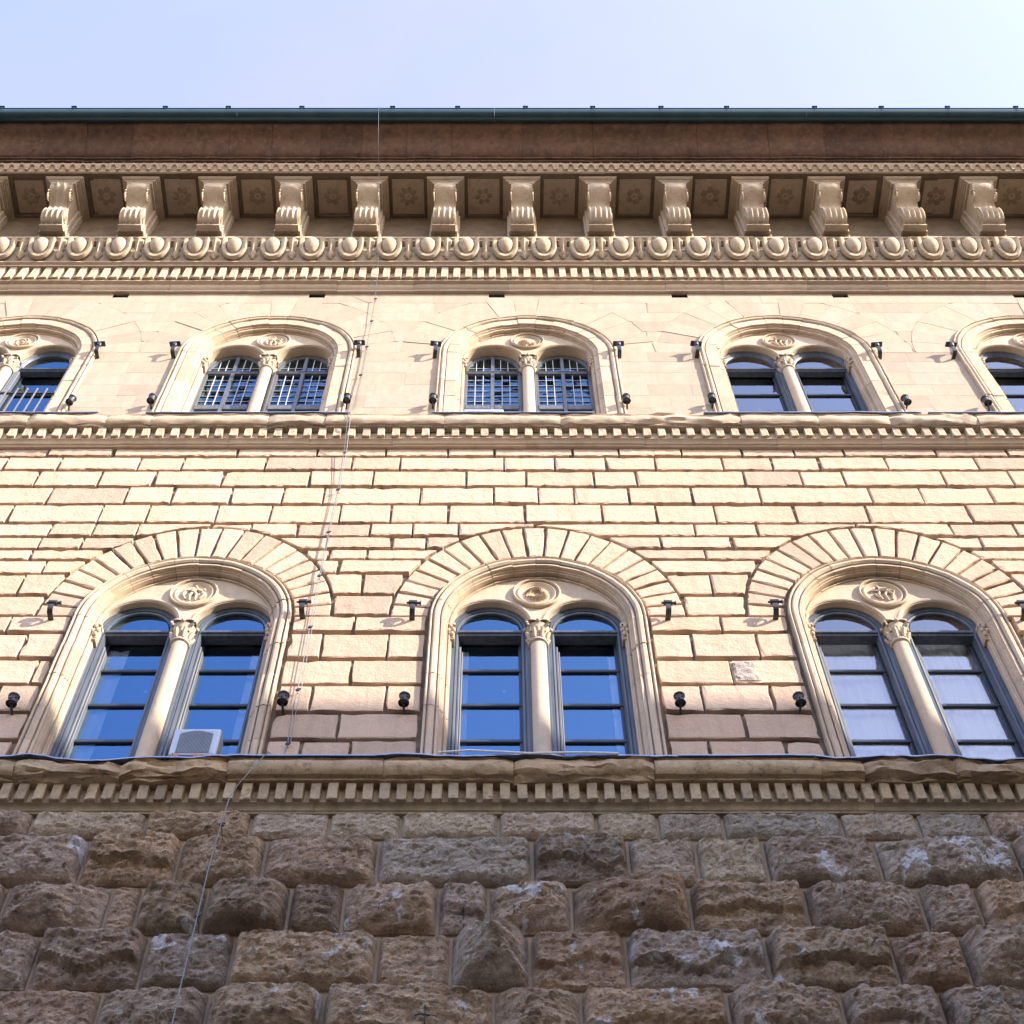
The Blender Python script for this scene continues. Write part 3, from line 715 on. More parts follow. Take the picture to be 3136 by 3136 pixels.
# soffit with coffers
def coffer(xc):
    mb = MB(); y0, y1 = -1.32, -.44; w_ = .353*2*1.0
    xa, xb = xc - .724, xc + .724
    def rect(x0, x1, ya, yb, z): return [(x0, ya, z), (x1, ya, z), (x1, yb, z), (x0, yb, z)]
    a = rect(xa, xb, y0, y1, ZS); b = rect(xc-.33, xc+.33, y0+.09, y1-.03, ZS); c = rect(xc-.30, xc+.30, y0+.12, y1-.06, ZS+.03)
    d = rect(xc-.25, xc+.25, y0+.17, y1-.11, ZS+.035); e_ = rect(xc-.23, xc+.23, y0+.19, y1-.13, ZS+.075)
    mb.grid([a, b, c, d, e_], closed=True); mb.poly(e_)
    return mb
def rosette(xc, petals, seed):
    r = random.Random(seed); mb = MB(); yc = -.86; z = ZS + .075
    rr = r.uniform(.18, .215); a0 = r.uniform(0, 6)
    for p in range(petals):
        a = a0 + p*2*math.pi/petals; rows = []
        for i in range(7):
            t = i/6; d = .045 + (rr-.045)*t; wd = math.sin(math.pi*min(1, t*.80+.12))*rr*5.4/petals
            row = []
            for j in range(7):
                q = (j/6-.5)*2; dz = -.045*(1-q*q)**.5 - .012 if abs(q) < 1 else 0
                X = d*math.cos(a) - q*wd*.5*math.sin(a); Y = d*math.sin(a) + q*wd*.5*math.cos(a)
                row.append((xc + X, yc + Y*1.0, z + dz*(1 if 0 < i < 6 else .1)))
            rows.append(row)
        mb.grid(rows)
    mb.ell((xc, yc, z-.01), (.035, .035, .05)); 
    mb.lathe(xc, yc, [(.055, z), (.055, z-.03), (.045, z-.035), (.042, z)], 14, cap=False)
    return mb
cxs = [.42 + 1.448*k for k in range(-7, 8)]
for i, x in enumerate([XL + 0.0] + []): pass
for k in range(-8, 8):
    xc = .42 + 1.448*k + .724
    if xc - .724 < XL - 1 or xc + .724 > XR + 1: continue
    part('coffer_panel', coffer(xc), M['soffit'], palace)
    part('rosette', rosette(xc, rnd.choice([5, 6, 6, 8]), k), M['rosette'], palace, smooth=50)
# corbels
CP = [(-.44, 28.36), (-1.14, 28.36), (-1.19, 28.33), (-1.215, 28.27), (-1.21, 28.20), (-1.17, 28.135), (-1.10, 28.085), (-1.02, 28.03), (-.95, 27.985), (-.90, 27.93),
      (-.875, 27.83), (-.90, 27.76), (-.935, 27.68), (-.945, 27.58), (-.935, 27.48), (-.915, 27.40), (-.88, 27.32), (-.83, 27.285), (-.775, 27.275), (-.765, 27.24), (-.75, 27.21), (-.44, 27.20)]
def corbel_front(seed, worn=False):
    mb = MB(); n = 20; W_ = .20; rows = []; r = random.Random(seed)
    for (k, (y, z)) in enumerate(CP[1:-1]):
        row = []
        for i in range(n+1):
            u = i/n*2 - 1; x = u*W_; dy = dz = 0
            if k >= 9 and k <= 17:     # leaf flutes
                am = .04*math.sin(math.pi*(k-8.5)/9.5); fl = math.cos(u*math.pi*4)
                dy = am*(-fl - .2) ; 
            if 1 <= k <= 8:
                dy = (-.03*(1-u*u) + .02) * (1.3 if worn else 1) + .012*noise.noise(Vector((x*9, k*.5, seed)))
                if worn: dy += .02*math.cos(u*math.pi*3)
            if abs(u) > .95: dy *= .3
            row.append((x, y + dy, z + dz))
        rows.append(row)
    mb.grid(rows); return mesh('scroll', mb, M['carved'], 45)
def corbel_side():
    mb = MB(); W_ = .20
    for s_ in (-1, 1): mb.poly([(s_*W_, y, z) for y, z in CP][::s_])
    # raised volute rims on the cheeks
    for s_ in (-1, 1):
        pts = []
        for i in range(26):
            t = i/25*2.2*2*math.pi; q = .13*(1 - i/25*.85); pts.append((s_*(W_+.004), -1.05 - q*math.cos(t)*.9, 28.02 + q*math.sin(t)*1.2))
        mb.tube(pts, .014, 5)
        pts = []
        for i in range(20):
            t = i/19*1.8*2*math.pi; q = .12*(1 - i/19*.85); pts.append((s_*(W_+.004), -.80 - q*math.cos(t)*.9, 27.48 - q*math.sin(t)*1.1))
        mb.tube(pts, .012, 5)
    return mesh('corbel', mb, M['carved'], 45)
def corbel_cap():
    mb = MB()
    for w_, yf, za, zb in ((.355, -1.262, 28.48, 28.56), (.335, -1.24, 28.45, 28.48), (.30, -1.215, 28.42, 28.45), (.27, -1.205, 28.395, 28.42), (.24, -1.195, 28.33, 28.395)):
        mb.box(-w_, w_, yf, -.40, za, zb)
    return mesh('corbel_cap', mb, M['carved'])
def corbel_plate():
    mb = MB()       # stepped frame standing against the frieze and returning to the cheeks
    mb.box(-.245, .245, -.66, -.43, 27.205, 28.33); mb.box(-.275, .275, -.56, -.43, 27.205, 28.33)
    mb.box(-.215, .215, -.78, -.5, 27.205, 27.25)
    return mesh('corbel_back', mb, M['carved'])
csd = corbel_side(); ccap = corbel_cap(); cpl = corbel_plate(); cf = [corbel_front(i, i == 3) for i in range(4)]
for i, x in enumerate([.42 + 1.448*k for k in range(-7, 8)]):
    if x < XL + .3 or x > XR - .3: continue
    o = part('corbel', None, None, palace, me=csd, loc=(x, 0, 0))
    part('scroll', None, None, o, me=cf[3] if i == 1 else cf[i % 3]); part('cap', None, None, o, me=ccap); part('back_plate', None, None, o, me=cpl)
# corona edge with its small leaf moulding, then the dark cyma
runs([(-.5, ZS+.14), (-1.34, ZS+.14), (-1.365, ZS+.04), (-1.36, ZS+.0), (-1.325, ZS-.012), (-1.31, ZS+.03), (-.5, ZS+.03)], 'corona', M['carved'], 1.9, amp=.0015)
lm = MB()
rows = []
for i in range(13):
    t = math.pi*i/12; rows.append([(.088*math.cos(t)*s_, -1.365 - .085*math.sin(t)*s_ - d_*.8, ZS + .055 + .13*math.sin(t)*s_ - d_*.6) for s_, d_ in ((1.0, 0), (.97, .035), (.72, .035), (.62, 0))])
lm.grid(rows); lm.box(-.100, -.070, -1.405, -1.34, ZS+.01, ZS+.10).box(.066, .092, -1.405, -1.34, ZS+.01, ZS+.10)
lme = mesh('leaf_motif', lm, M['carved'], 50)
k = math.ceil((XL+.2)/.1935)
while k*.1935 < XR - .2:
    part('leaf_motif', None, None, palace, me=lme, loc=(k*.1935, 0, 0)); k += 1
runs([(-.6, ZS+.20), (-1.40, ZS+.20), (-1.455, ZS+.19), (-1.40, ZS+.10), (-1.36, ZS+.05), (-1.33, ZS+.05), (-.6, ZS+.07)], 'leaf_moulding_bed', M['trim'], 1.9)
cy = [(-.5, 29.62), (-2.02, 29.62), (-2.04, 29.50), (-2.02, 29.42), (-1.96, 29.36)] + [(-1.90, 29.33), (-1.82, 29.28), (-1.76, 29.21), (-1.71, 29.12), (-1.67, 29.02), (-1.62, 28.93), (-1.56, 28.87), (-1.54, 28.865), (-1.53, 28.835), (-1.49, 28.83), (-1.48, 28.79), (-1.44, 28.785), (-1.435, 28.74), (-.5, 28.74)]
runs(cy, 'cyma_stone', M['eave'], 1.05, amp=.006)
# gutter
GY, GZ, GR = -2.13, 29.55, .145
gut = empty('gutter', (0, 0, 0), palace)
for a_, b_ in ((XL, -5.05), (-5.046, -.1), (-.096, 5.9), (5.904, XR)):
    mb = MB(); rows = []
    for x in (a_, b_):
        rows.append([(x, GY + GR*math.cos(R(t)), GZ + GR*math.sin(R(t))) for t in range(180, 361, 12)] + [(x, GY + (GR-.012)*math.cos(R(t)), GZ + (GR-.012)*math.sin(R(t))) for t in range(360, 179, -12)])
    mb.grid(rows, closed=True); mb.tube([(a_, GY-GR, GZ+.004), (b_, GY-GR, GZ+.004)], .013, 8)
    part('gutter_trough', mb, M['gutter'], gut, smooth=30)
for x in (-9.774, -8.359, -6.567, -5.33, -3.884, -2.102, -.824, .507, 1.828, 3.17, 4.459, 6.188, 7.498, 8.798, 10.139):
    x *= .982
    mb = MB(); pts = [(GY + (GR+.006)*math.cos(R(t)), GZ + (GR+.006)*math.sin(R(t))) for t in range(180, 361, 15)]
    mb.grid([[(x-.016, y, z) for y, z in pts], [(x+.016, y, z) for y, z in pts]])
    mb.grid([[(x-.016, y - .004*0, z-.006) for y, z in pts], [(x+.016, y, z-.006) for y, z in pts]])
    mb.box(x-.016, x+.016, GY-GR-.02, GY-GR-.004, GZ-.02, GZ+.05); mb.box(x-.05, x+.05, GY-GR-.035, GY-GR+.02, GZ+.05, GZ+.075)
    part('gutter_strap', mb, M['gutter'], gut)
# roof (behind the gutter, seen only from further off)
rf = empty('roof', (0, 0, 29.6), palace)
mb = MB().grid([[(x, -2.1, 29.66 + (.03 if k % 2 else 0)) for k, x in enumerate([XL + i*.12 for i in range(int((XR-XL)/.12))])], [(x, 8, 32.6 + (.03 if k % 2 else 0)) for k, x in enumerate([XL + i*.12 for i in range(int((XR-XL)/.12))])]])
part('roof_tiles', mb, M['tile'], rf, loc=(0, 0, -29.6), kind='stuff')
part('side_wall', MB().box(XL, XL+.3, .4, 14, 0, 29.5), M['ashlar'], palace); part('side_wall', MB().box(XR-.3, XR, .4, 14, 0, 29.5), M['ashlar'], palace)
part('rear_wall', MB().box(XL, XR, 13.7, 14, 0, 29.5), M['ashlar'], palace)

# lead flashing laid along both ledges
def flashing(x0, x1, y, z, amp, seed, front=.02):
    n = int((x1-x0)/.05); top = []; lip = []; und = []
    for i in range(n+1):
        x = x0 + (x1-x0)*i/n; q = noise.noise(Vector((x*1.6, seed, 0)))*amp + noise.noise(Vector((x*6, seed, 3)))*amp*.3
        dz = q + sagL(x)*(1 if amp > .02 else 0) + .006
        top.append((x, .1, z + .02)); lip.append((x, y - front - abs(q)*.35, z + dz)); und.append((x, y - front - abs(q)*.35 + .002, z + dz - .014))
    mb = MB().grid([top, lip, und]); return mb
for x0, x1, am in ((-6.2, -2.6, .055), (-2.6, -1.3, .012), (-1.3, 1.8, .05), (1.8, 3.2, .008), (3.2, 6.6, .05)):
    part('lead_flashing', flashing(x0, x1, -.325, 12.905, am, 5), M['flashing'], palace, smooth=60)
for x0, x1, am in ((-9.9, -5.9, .012), (-5.2, -2.2, .014), (-1.0, 1.4, .008), (3.0, 6.2, .014), (6.3, 10, .016)):
    part('lead_flashing', flashing(x0, x1, -.268, 20.625, am, 8), M['flashing'], palace, smooth=60)

# ------------------------------------------------------------------ windows
def ringpt(cx, zs, r, t, z0):
    """t in [0,1] left jamb bottom->spring, [1,2] arch, [2,3] right jamb down"""
    if t <= 1: return (cx - r, z0 + (zs-z0)*t)
    if t >= 2: return (cx + r, zs + (z0-zs)*(t-2))
    a = math.pi*(1 - (t-1)); return (cx + r*math.cos(a), zs + r*math.sin(a))
def sweep(cx, zs, z0, prof, ta, tb, n, dy=0, dr=0, amp=0, seed=0, capped=True):
    rows = []
    for i in range(n+1):
        t = ta + (tb-ta)*i/n; row = []
        for r, y in prof:
            x, z = ringpt(cx, zs, r + dr, t, z0)
            q = amp*noise.noise(Vector((x*5 + seed, y*20, z*5))) if amp else 0
            row.append((x, y + dy + q, z))
        rows.append(row)
    mb = MB().grid(rows)
    if capped: mb.poly(rows[0]); mb.poly(rows[-1][::-1])
    return mb
LPROF = [(1.29,.05),(1.29,-.05),(1.275,-.062),(1.262,-.05),(1.26,-.005),(1.248,-.005),(1.246,-.04),(1.228,-.062),(1.195,-.062),(1.17,-.04),(1.168,.005),(1.152,.005),(1.15,-.03),(1.122,-.03),(1.12,.02),(1.10,.022),(1.098,.045),(1.08,.045),(1.08,.125),(1.064,.125),(1.062,.108),(1.047,.108),(1.045,.138),(1.03,.142),(1.03,.2)]
UPROF = [(1.45,.05),(1.45,-.045),(1.435,-.062),(1.42,-.058),(1.418,-.015),(1.405,-.015),(1.40,-.045),(1.375,-.062),(1.345,-.05),(1.33,-.02),(1.328,.01),(1.315,.01),(1.313,-.03),(1.15,-.028),(1.148,.01),(1.125,.012),(1.122,.035),(1.08,.035),(1.078,.11),(1.064,.11),(1.062,.095),(1.047,.095),(1.045,.12),(1.03,.125),(1.03,.2)]

def relief(cx, cz, y, kind, seed):
    r = random.Random(seed); mb = MB()
    if kind == 'whorl':
        n = 90; nf = 20; rows = []
        for i in range(13):
            t = i/12; rad = .165*(1 - t*.93); row = []
            for k in range(n*2):
                a = k*2*math.pi/(n*2); ph = nf*(a + 1.1*t)
                d = .04*math.sin(math.pi*min(1, t*1.05))*math.cos(ph); row.append((cx + rad*math.cos(a), y - .012 - .03*t*(1-t)*3 + d + .03*(t > .9), cz + rad*math.sin(a)))
            rows.append(row)
        mb.grid(rows, closed=True); mb.poly(rows[-1])
    elif kind == 'shell':
        nf = 15; rows = []
        for i in range(13):
            t = i/12; rad = .165*(1 - t); row = []
            for k in range(120):
                a = k*2*math.pi/120; d = .045*math.sin(math.pi*min(1, t*1.1))*math.cos(nf*a); row.append((cx + rad*math.cos(a), y - .01 + d, cz - .13*t + rad*math.sin(a)))
            rows.append(row)
        mb.grid(rows, closed=True)
    elif kind == 'scrolls':
        for a in range(4):
            t0 = a*math.pi/2 + .5
            pts = [(cx + (.05 + .075*q/10)*math.cos(t0 + q*.22), y - .03, cz + (.05 + .075*q/10)*math.sin(t0 + q*.22)) for q in range(11)]
            mb.tube(pts, [.02*(1 - abs(q-5)/7) for q in range(11)], 6); mb.ell((pts[-1][0], y-.02, pts[-1][2]), (.025, .03, .025))
        mb.ell((cx, y-.02, cz), (.04, .035, .04))
    else:  # plain carved figures, worn past telling
        def limb(p, r0, r1): 
            mb.tube([(cx + a, y - .03 - .012*math.sin(i*1.7), cz + b) for i, (a, b) in enumerate(p)], [r0 + (r1-r0)*i/(len(p)-1) for i in range(len(p))], 7)
        if kind == 'figures_left':
            limb([(-.02, .03), (.0, .09)], .038, .03); mb.ell((.005+cx, y-.035, cz+.14), (.024, .03, .027))
            limb([(-.02, .03), (-.045, -.04), (-.04, -.13)], .026, .014); limb([(.0, .03), (.035, -.03), (.03, -.13)], .026, .014)
            limb([(-.02, .09), (-.08, .06), (-.12, .09)], .016, .010); limb([(.02, .09), (.07, .05), (.12, .07)], .016, .010)
            limb([(-.12, .03), (-.13, -.04), (-.09, -.11)], .03, .016); limb([(.1, .02), (.13, -.05), (.08, -.1)], .03, .018); mb.ell((cx+.115, y-.03, cz+.085), (.02, .025, .022)); mb.ell((cx-.125, y-.03, cz+.07), (.02, .025, .022))
        else:
            limb([(-.02, .07), (.06, .06)], .04, .045); mb.ell((cx-.045, y-.04, cz+.125), (.026, .03, .028))
            limb([(-.03, .07), (-.1, .05), (-.16, .06)], .018, .010); limb([(-.03, .05), (-.06, -.04), (-.02, -.12)], .024, .014)
            limb([(.05, .05), (.02, -.04), (.05, -.14)], .026, .014); limb([(.07, .05), (.12, -.02), (.1, -.11)], .028, .016)
            limb([(-.1, .0), (-.09, -.05), (-.03, -.11)], .018, .012); limb([(.09, .08), (.15, .05), (.14, .0)], .018, .012)
    return mb

def roundel(win, cx, cz, R_, y, kind, seed):
    s = R_/.30
    pr = [(.302, .01), (.300, -.045), (.285, -.055), (.272, -.045), (.266, -.012), (.25, -.008), (.244, -.028), (.228, -.034), (.214, -.022), (.200, -.012), (.192, -.004), (.19, .075)]
    o = part('roundel', MB().disc(cx, cz, [(r*s, y + q) for r, q in pr], 44, cap=True), M['trim'], win, smooth=35)
    part('roundel_relief', relief(cx, cz, y + .02, kind, seed), M['trim'], win, smooth=50)

def column(win, cx, y, z0, zc0, zc1, r, seed):
    mb = MB().lathe(cx, y, [(r*1.04, z0+.1), (r*1.02, z0+.14)] + [(r*(1.0 - .06*t/8), z0 + .14 + (zc0-.05-z0-.14)*t/8) for t in range(1, 9)], 26)
    part('column_shaft', mb, M['trim'], win, smooth=60)
    mb = MB().lathe(cx, y, [(r*1.4, z0-.05), (r*1.4, z0+.02), (r*1.45, z0+.04), (r*1.35, z0+.065), (r*1.15, z0+.07), (r*1.22, z0+.085), (r*1.2, z0+.1), (r*1.03, z0+.11)], 26)
    part('column_base', mb, M['trim'], win, smooth=50)
    mb = MB()
    zb = zc0; H_ = zc1 - zc0
    mb.lathe(cx, y, [(r*.97, zb-.06), (r*1.18, zb-.045), (r*1.22, zb-.028), (r*1.16, zb-.012), (r*.98, zb-.005)], 26, cap=False)
    def mod(rr, z, a):
        t = (z - zb)/H_; return rr*(1 + (.10*math.cos(a*12) if .02 < t < .6 else 0))
    mb.lathe(cx, y, [(r*1.0, zb), (r*1.02, zb+H_*.1), (r*1.05, zb+H_*.3), (r*1.12, zb+H_*.5), (r*1.3, zb+H_*.6), (r*1.25, zb+H_*.66), (r*1.45, zb+H_*.8)], 60, mod, cap=False)
    for k in range(8):      # acanthus leaves curling outwards
        a = k*math.pi/4 + .39; ca, sa = math.cos(a), math.sin(a)
        pts = [(cx + q*ca, y + q*sa, zb + H_*h) for q, h in ((r*1.05, .0), (r*1.2, .25), (r*1.45, .42), (r*1.62, .40))]
        mb.tube(pts, [.02, .032, .026, .015], 6)
    for k in range(4):      # corner volutes
        a = k*math.pi/2 + math.pi/4; ca, sa = math.cos(a), math.sin(a)
        pts = []
        for i in range(13):
            t = i/12*2*math.pi*1.2; q = .042*(1 - i/15); pts.append((cx + (r*1.62 + q*math.cos(t))*ca, y + (r*1.62 + q*math.cos(t))*sa, zb + H_*.74 + q*math.sin(t)))
        mb.tube(pts, .013, 5); mb.tube([(cx + r*1.1*ca, y + r*1.1*sa, zb+H_*.45), (cx + r*1.5*ca, y + r*1.5*sa, zb+H_*.86)], [.02, .014], 5)
    for k in range(4):
        a = k*math.pi/2; mb.ell((cx + r*1.5*math.cos(a), y + r*1.5*math.sin(a), zb+H_*.86), (.028, .028, .03))
    ab = []                 # abacus with hollow sides
    for k in range(32):
        a = k*2*math.pi/32 + math.pi/4; q = r*(1.42 + .48*abs(math.cos(2*(a - math.pi/4)))**2.2); ab.append((cx + q*math.cos(a), y + q*math.sin(a)))
    mb.grid([[(x_, y_, zb+H_*.90) for x_, y_ in ab], [(x_, y_, zb+H_*.96) for x_, y_ in ab], [(cx+(x_-cx)*.93, y+(y_-y)*.93, zb+H_) for x_, y_ in ab]], closed=True)
    mb.poly([(x_, y_, zb+H_*.90) for x_, y_ in ab]); mb.poly([(cx+(x_-cx)*.93, y+(y_-y)*.93, zb+H_) for x_, y_ in ab])
    part('capital', mb, M['carved'], win, smooth=40)

def jamb_capital(win, cx, side, zc0, zc1, y):
    mb = MB(); x = cx + side*1.045; H_ = zc1 - zc0
    mb.box(x-.055, x+.055, y-.03, y+.12, zc1-.05, zc1, .01); mb.box(x-.045, x+.045, y-.01, y+.12, zc0+.02, zc1-.05, .01)
    for a, b in ((0, .75), (-side*.035, .5), (side*.02, .45), (-side*.02, .25)): mb.ell((x + a, y-.02, zc0 + H_*b), (.028, .03, .038))
    pts = [(x - side*.03 + .028*math.cos(t*.6), y-.025, zc0 + H_*.78 + .028*math.sin(t*.6)) for t in range(9)]; mb.tube(pts, .010, 5)
    mb.box(x-.05, x+.05, y-.02, y+.12, zc0-.03, zc0-.005, .008)
    part('jamb_capital', mb, M['carved'], win, smooth=40)

def window(cx, low, kind, face, bars=False):
    win = empty('paired_window', (cx, 0, 12.9 if low else 20.6), palace)
    wz = win.location.z
    kids0 = set(o.name for o in bpy.data.objects)
    zs = LS if low else US; z0 = 12.93 if low else 20.6; prof = LPROF if low else UPROF
    c = 0.0                                     # local x
    # surround, stone by stone
    J = []
    nj = 5 if low else 5
    for k in range(nj): J.append((k/nj, (k+1)/nj))
    na = 12 if low else 13
    for k in range(na): J.append((1 + k/na, 1 + (k+1)/na))
    for k in range(nj): J.append((2 + k/nj, 2 + (k+1)/nj))
    for i, (a, b) in enumerate(J):
        r = random.Random(int(cx*100) + i*7)
        g = .0008; arch = 1 <= a < 2 - 1e-6
        part('surround_stone', sweep(c, zs, z0, prof, a+g, b-g, 7 if arch else 5, dy=r.uniform(-.006, .006), dr=0, amp=.008, seed=i*3+cx), M['trim'], win, smooth=28)
    # tympanum with two round-headed lights
    zc = zs + .075; sr = .475; sx = .575; yp = .135 if low else .12; yb = yp + (.11 if low else .20)
    mb = MB(); X = set([-1.05, 1.05, 0])
    for s_ in (-1, 1):
        for k in range(25): X.add(round(s_*sx + sr*math.cos(math.pi*k/24), 5))
    X = sorted(X)
    def lo(x):
        for s_ in (-1, 1):
            d = abs(x - s_*sx)
            if d < sr: return zc + math.sqrt(sr*sr - d*d)
        return zc
    up = lambda x: zs + math.sqrt(max(1.052**2 - x*x, 0.006))
    fr = [(x, yp, lo(x)) for x in X]; tp = [(x, yp, max(up(x), lo(x))) for x in X]; bk = [(x, yb, lo(x)) for x in X]
    mb.grid([tp, fr]); mb.grid([fr, bk])
    part('tympanum', mb, M['trim'], win, smooth=30)
    for s_ in (-1, 1):
        pts = [(sr + .012, yp + .01), (sr + .012, yp-.012), (sr+.03, yp-.022), (sr+.048, yp-.016), (sr+.052, yp-.004), (sr+.075, yp-.006), (sr+.08, yp+.01)]
        rows = []
        for k in range(25):
            a = math.pi*k/24; rows.append([(s_*sx + r_*math.cos(a), y_, zc + r_*math.sin(a)) for r_, y_ in pts if True])
        part('sub_arch_moulding', MB().grid(rows), M['trim'], win, smooth=40)
    zr = 16.476 if low else 23.975
    roundel(win, -.0 + (.0 if low else 0), zr, .30 if low else .285, yp, face, int(cx*10))
    column(win, 0, yp + .06, z0 + .0, zs - .24, zc + .0 - .0, .1 if low else .097, 1)
    for s_ in (-1, 1): jamb_capital(win, 0, s_, zc - .30, zc, yp - .0)
    # masonry reveal liner behind the surround (jamb inner faces)
    mb = MB()
    for s_ in (-1, 1):
        mb.grid([[(s_*1.03, .15, z0), (s_*1.03, .15, zc)], [(s_*1.045, .5, z0), (s_*1.045, .5, zc)]])
    part('reveal', mb, M['trim'], win)
    # timber frames and glass of each light
    tim = M['timber'] if kind != 'leaded' else M['timber_up']
    yf = yp + (.09 if low else (.17 if kind == 'leaded' else .10))                  # face of timber
    ro = sr + .01
    for s_ in (-1, 1):
        lx = s_*sx
        zt = zc + .02 if low else zc - .10; zb_ = z0 - .02
        if low:
            ring = [(ro+.03, yf+.02), (ro-.005, yf-.005), (ro-.03, yf-.006), (ro-.036, yf+.01), (ro-.065, yf+.01), (ro-.07, yf+.024), (ro-.085, yf+.014), (ro-.105, yf+.02), (ro-.11, yf+.05), (ro-.115, yf+.13)]
        elif kind == 'leaded':
            ring = [(ro+.03, yf+.02), (ro-.01, yf), (ro-.03, yf), (ro-.035, yf+.015), (ro-.075, yf+.015), (ro-.08, yf+.05)]
        else:
            ring = [(ro+.03, yf+.02), (ro-.005, yf-.005), (ro-.025, yf-.005), (ro-.035, yf+.015), (ro-.05, yf+.015), (ro-.06, yf+.03), (ro-.075, yf+.02), (ro-.09, yf+.04), (ro-.095, yf+.1)]
        rows = [[(lx + r_*math.cos(math.pi*(1-k/24)), y_, zc - (.1 if not low else 0) + r_*math.sin(math.pi*(1-k/24)) * (1 if low else (sr+.1)/sr)) for r_, y_ in ring] for k in range(25)]
        jr = [[(lx - r_, y_, z) for r_, y_ in ring] for z in (zb_, zt)]; jl = [[(lx + r_, y_, z) for r_, y_ in ring] for z in (zt, zb_)]
        fm = MB().grid(jr + rows + jl)
        part('timber_frame', fm, tim, win, smooth=30)
        ri = ring[-1][0]; yg = ring[-1][1]
        ztr = zc - (.0 if low else .16)
        # transom
        if kind != 'leaded':
            tb_ = MB().box(lx-ri-.01, lx+ri+.01, yf-.005, yg+.03, ztr-.05, ztr-.0, .01); tb_.box(lx-ri-.01, lx+ri+.01, yf+.02, yg+.03, ztr-.08, ztr-.05, .006)
        else:
            tb_ = MB().box(lx-ri-.02, lx+ri+.02, yf+.0, yg+.03, ztr-.06, ztr+.035, .008); tb_.box(lx-ri-.02, lx+ri+.02, yf-.012, yg, ztr-.012, ztr+.0)
        part('transom', tb_, tim, win)
        zl = ztr + (.035 if kind == 'leaded' else 0)
        def lun(x, rr=ri, e=0): 
            d = abs(x - lx); return zc - (.1 if not low else 0) + math.sqrt(max(0, rr*rr - d*d))*(1 if low else (sr+.1)/sr)
        gm = ((M['glass_thin'] if low else M['glass_clear']) if cx > 3 else M['glass']) if kind != 'leaded' else M['glass_wavy']
        # lunette pane
        n = 16; xsn = [lx - ri + 2*ri*k/n for k in range(n+1)]; ygl = yf + (.045 if kind != 'leaded' else .04)
        part('lunette_pane', MB().grid([[(x, ygl, zl) for x in xsn], [(x, ygl, max(zl, lun(x) + .005)) for x in xsn]]), gm, win)
        if kind == 'leaded':
            mb = MB().box(lx-.028, lx+.028, yf+.005, yg+.02, zl, zc + .42)
            part('mullion', mb, tim, win)
            mb = MB()
            for q in (-.27, -.15, .13, .25):
                mb.box(lx+q-.005, lx+q+.005, ygl-.01, ygl-.001, zl, lun(lx+q) )
            mb.box(lx-ri, lx+ri, ygl-.006, ygl-.001, zl+.16, zl+.168)
            part('glazing_bar', mb, M['lead'], win)
            # casements
            zc_t, zc_b = ztr-.06, 22.0
            part('mullion', MB().box(lx-.028, lx+.028, yf+.0, yg+.02, zb_, zc_t), tim, win)
            part('lower_rail', MB().box(lx-ri-.02, lx-.028, yf+.004, yg+.02, 21.86, 22.0, .008).box(lx+.028, lx+ri+.02, yf+.004, yg+.02, 21.86, 22.0, .008), tim, win)
            yl = yf + .05
            for h in (-1, 1):
                xa, xb = (lx-ri, lx-.028) if h < 0 else (lx+.028, lx+ri); wv = (xb-xa)/3
                hh = (zc_t - zc_b)/6
                for a in range(3):
                    for b in range(6):
                        r = random.Random(int(cx*50) + s_*7 + h*3 + a*11 + b*17); t1 = r.uniform(-.004, .004); t2 = t1 + r.uniform(.003, .011); t3 = r.uniform(-.003, .003)
                        x0_, x1_, za, zb2 = xa + a*wv, xa + (a+1)*wv, zc_b + b*hh, zc_b + (b+1)*hh
                        part('pane', MB().poly([(x0_, yl+t1, za), (x1_, yl+t1+t3, za), (x1_, yl+t2+t3, zb2), (x0_, yl+t2, zb2)]), gm, win)
                mb = MB()
                for a in (1, 2): mb.box(xa+a*wv-.005, xa+a*wv+.005, yl-.018, yl-.005, zc_b, zc_t-.02)
                part('glazing_bar', mb, M['lead'], win)
                mb = MB()
                for b in range(1, 6): mb.box(xa, xb, yl-.012, yl-.005, zc_b+b*hh-.0028, zc_b+b*hh+.0028)
                part('lead_came', mb, M['lead'], win)
                part('pane', MB().poly([(xa, yl+.0, zb_), (xb, yl, zb_), (xb, yl, 21.86), (xa, yl, 21.86)]), gm, win)
        else:
            # inner casement, set back behind the transom
            yk = yg + .03; dkm = M['timber_dark']
            zt2 = ztr + .25; st = .05
            stiles = MB().box(lx-ri-.02, lx-ri+st-.02, yk-.0, yk+.05, zb_, zt2).box(lx+ri-st+.02, lx+ri+.02, yk, yk+.05, zb_, zt2)
            part('casement_stile', stiles, dkm, win)
            if low and s_*cx < 99:
                part('shutter_stile', MB().box(lx-ri-.0, lx-ri+.028, yf+.06, yk, zb_, zs-.18, .005).box(lx-ri+.03, lx-ri+.05, yf+.09, yk+.03, zb_, zs-.24, .005), M['timber_up'], win)
            bars_z = [15.25, 14.611, 13.984, 13.36] if low else [22.46, 21.86, 21.27]
            prev = None
            edges = [zt2] + bars_z + [zb_]
            for i, zb3 in enumerate(bars_z):
                part('glazing_bar', MB().box(lx-ri-.01, lx+ri+.01, yk-.012, yk+.03, zb3-.028, zb3+.024, .008), dkm, win)
            for i in range(len(edges)-1):
                part('pane', MB().poly([(lx-ri+.02, yk+.02, edges[i+1]), (lx+ri-.02, yk+.02, edges[i+1]), (lx+ri-.02, yk+.02, edges[i]), (lx-ri+.02, yk+.02, edges[i])]), gm, win)
            part('casement_head', MB().box(lx-ri-.02, lx+ri+.02, yk+.0, yk+.05, ztr+.18, ztr+.25), dkm, win)
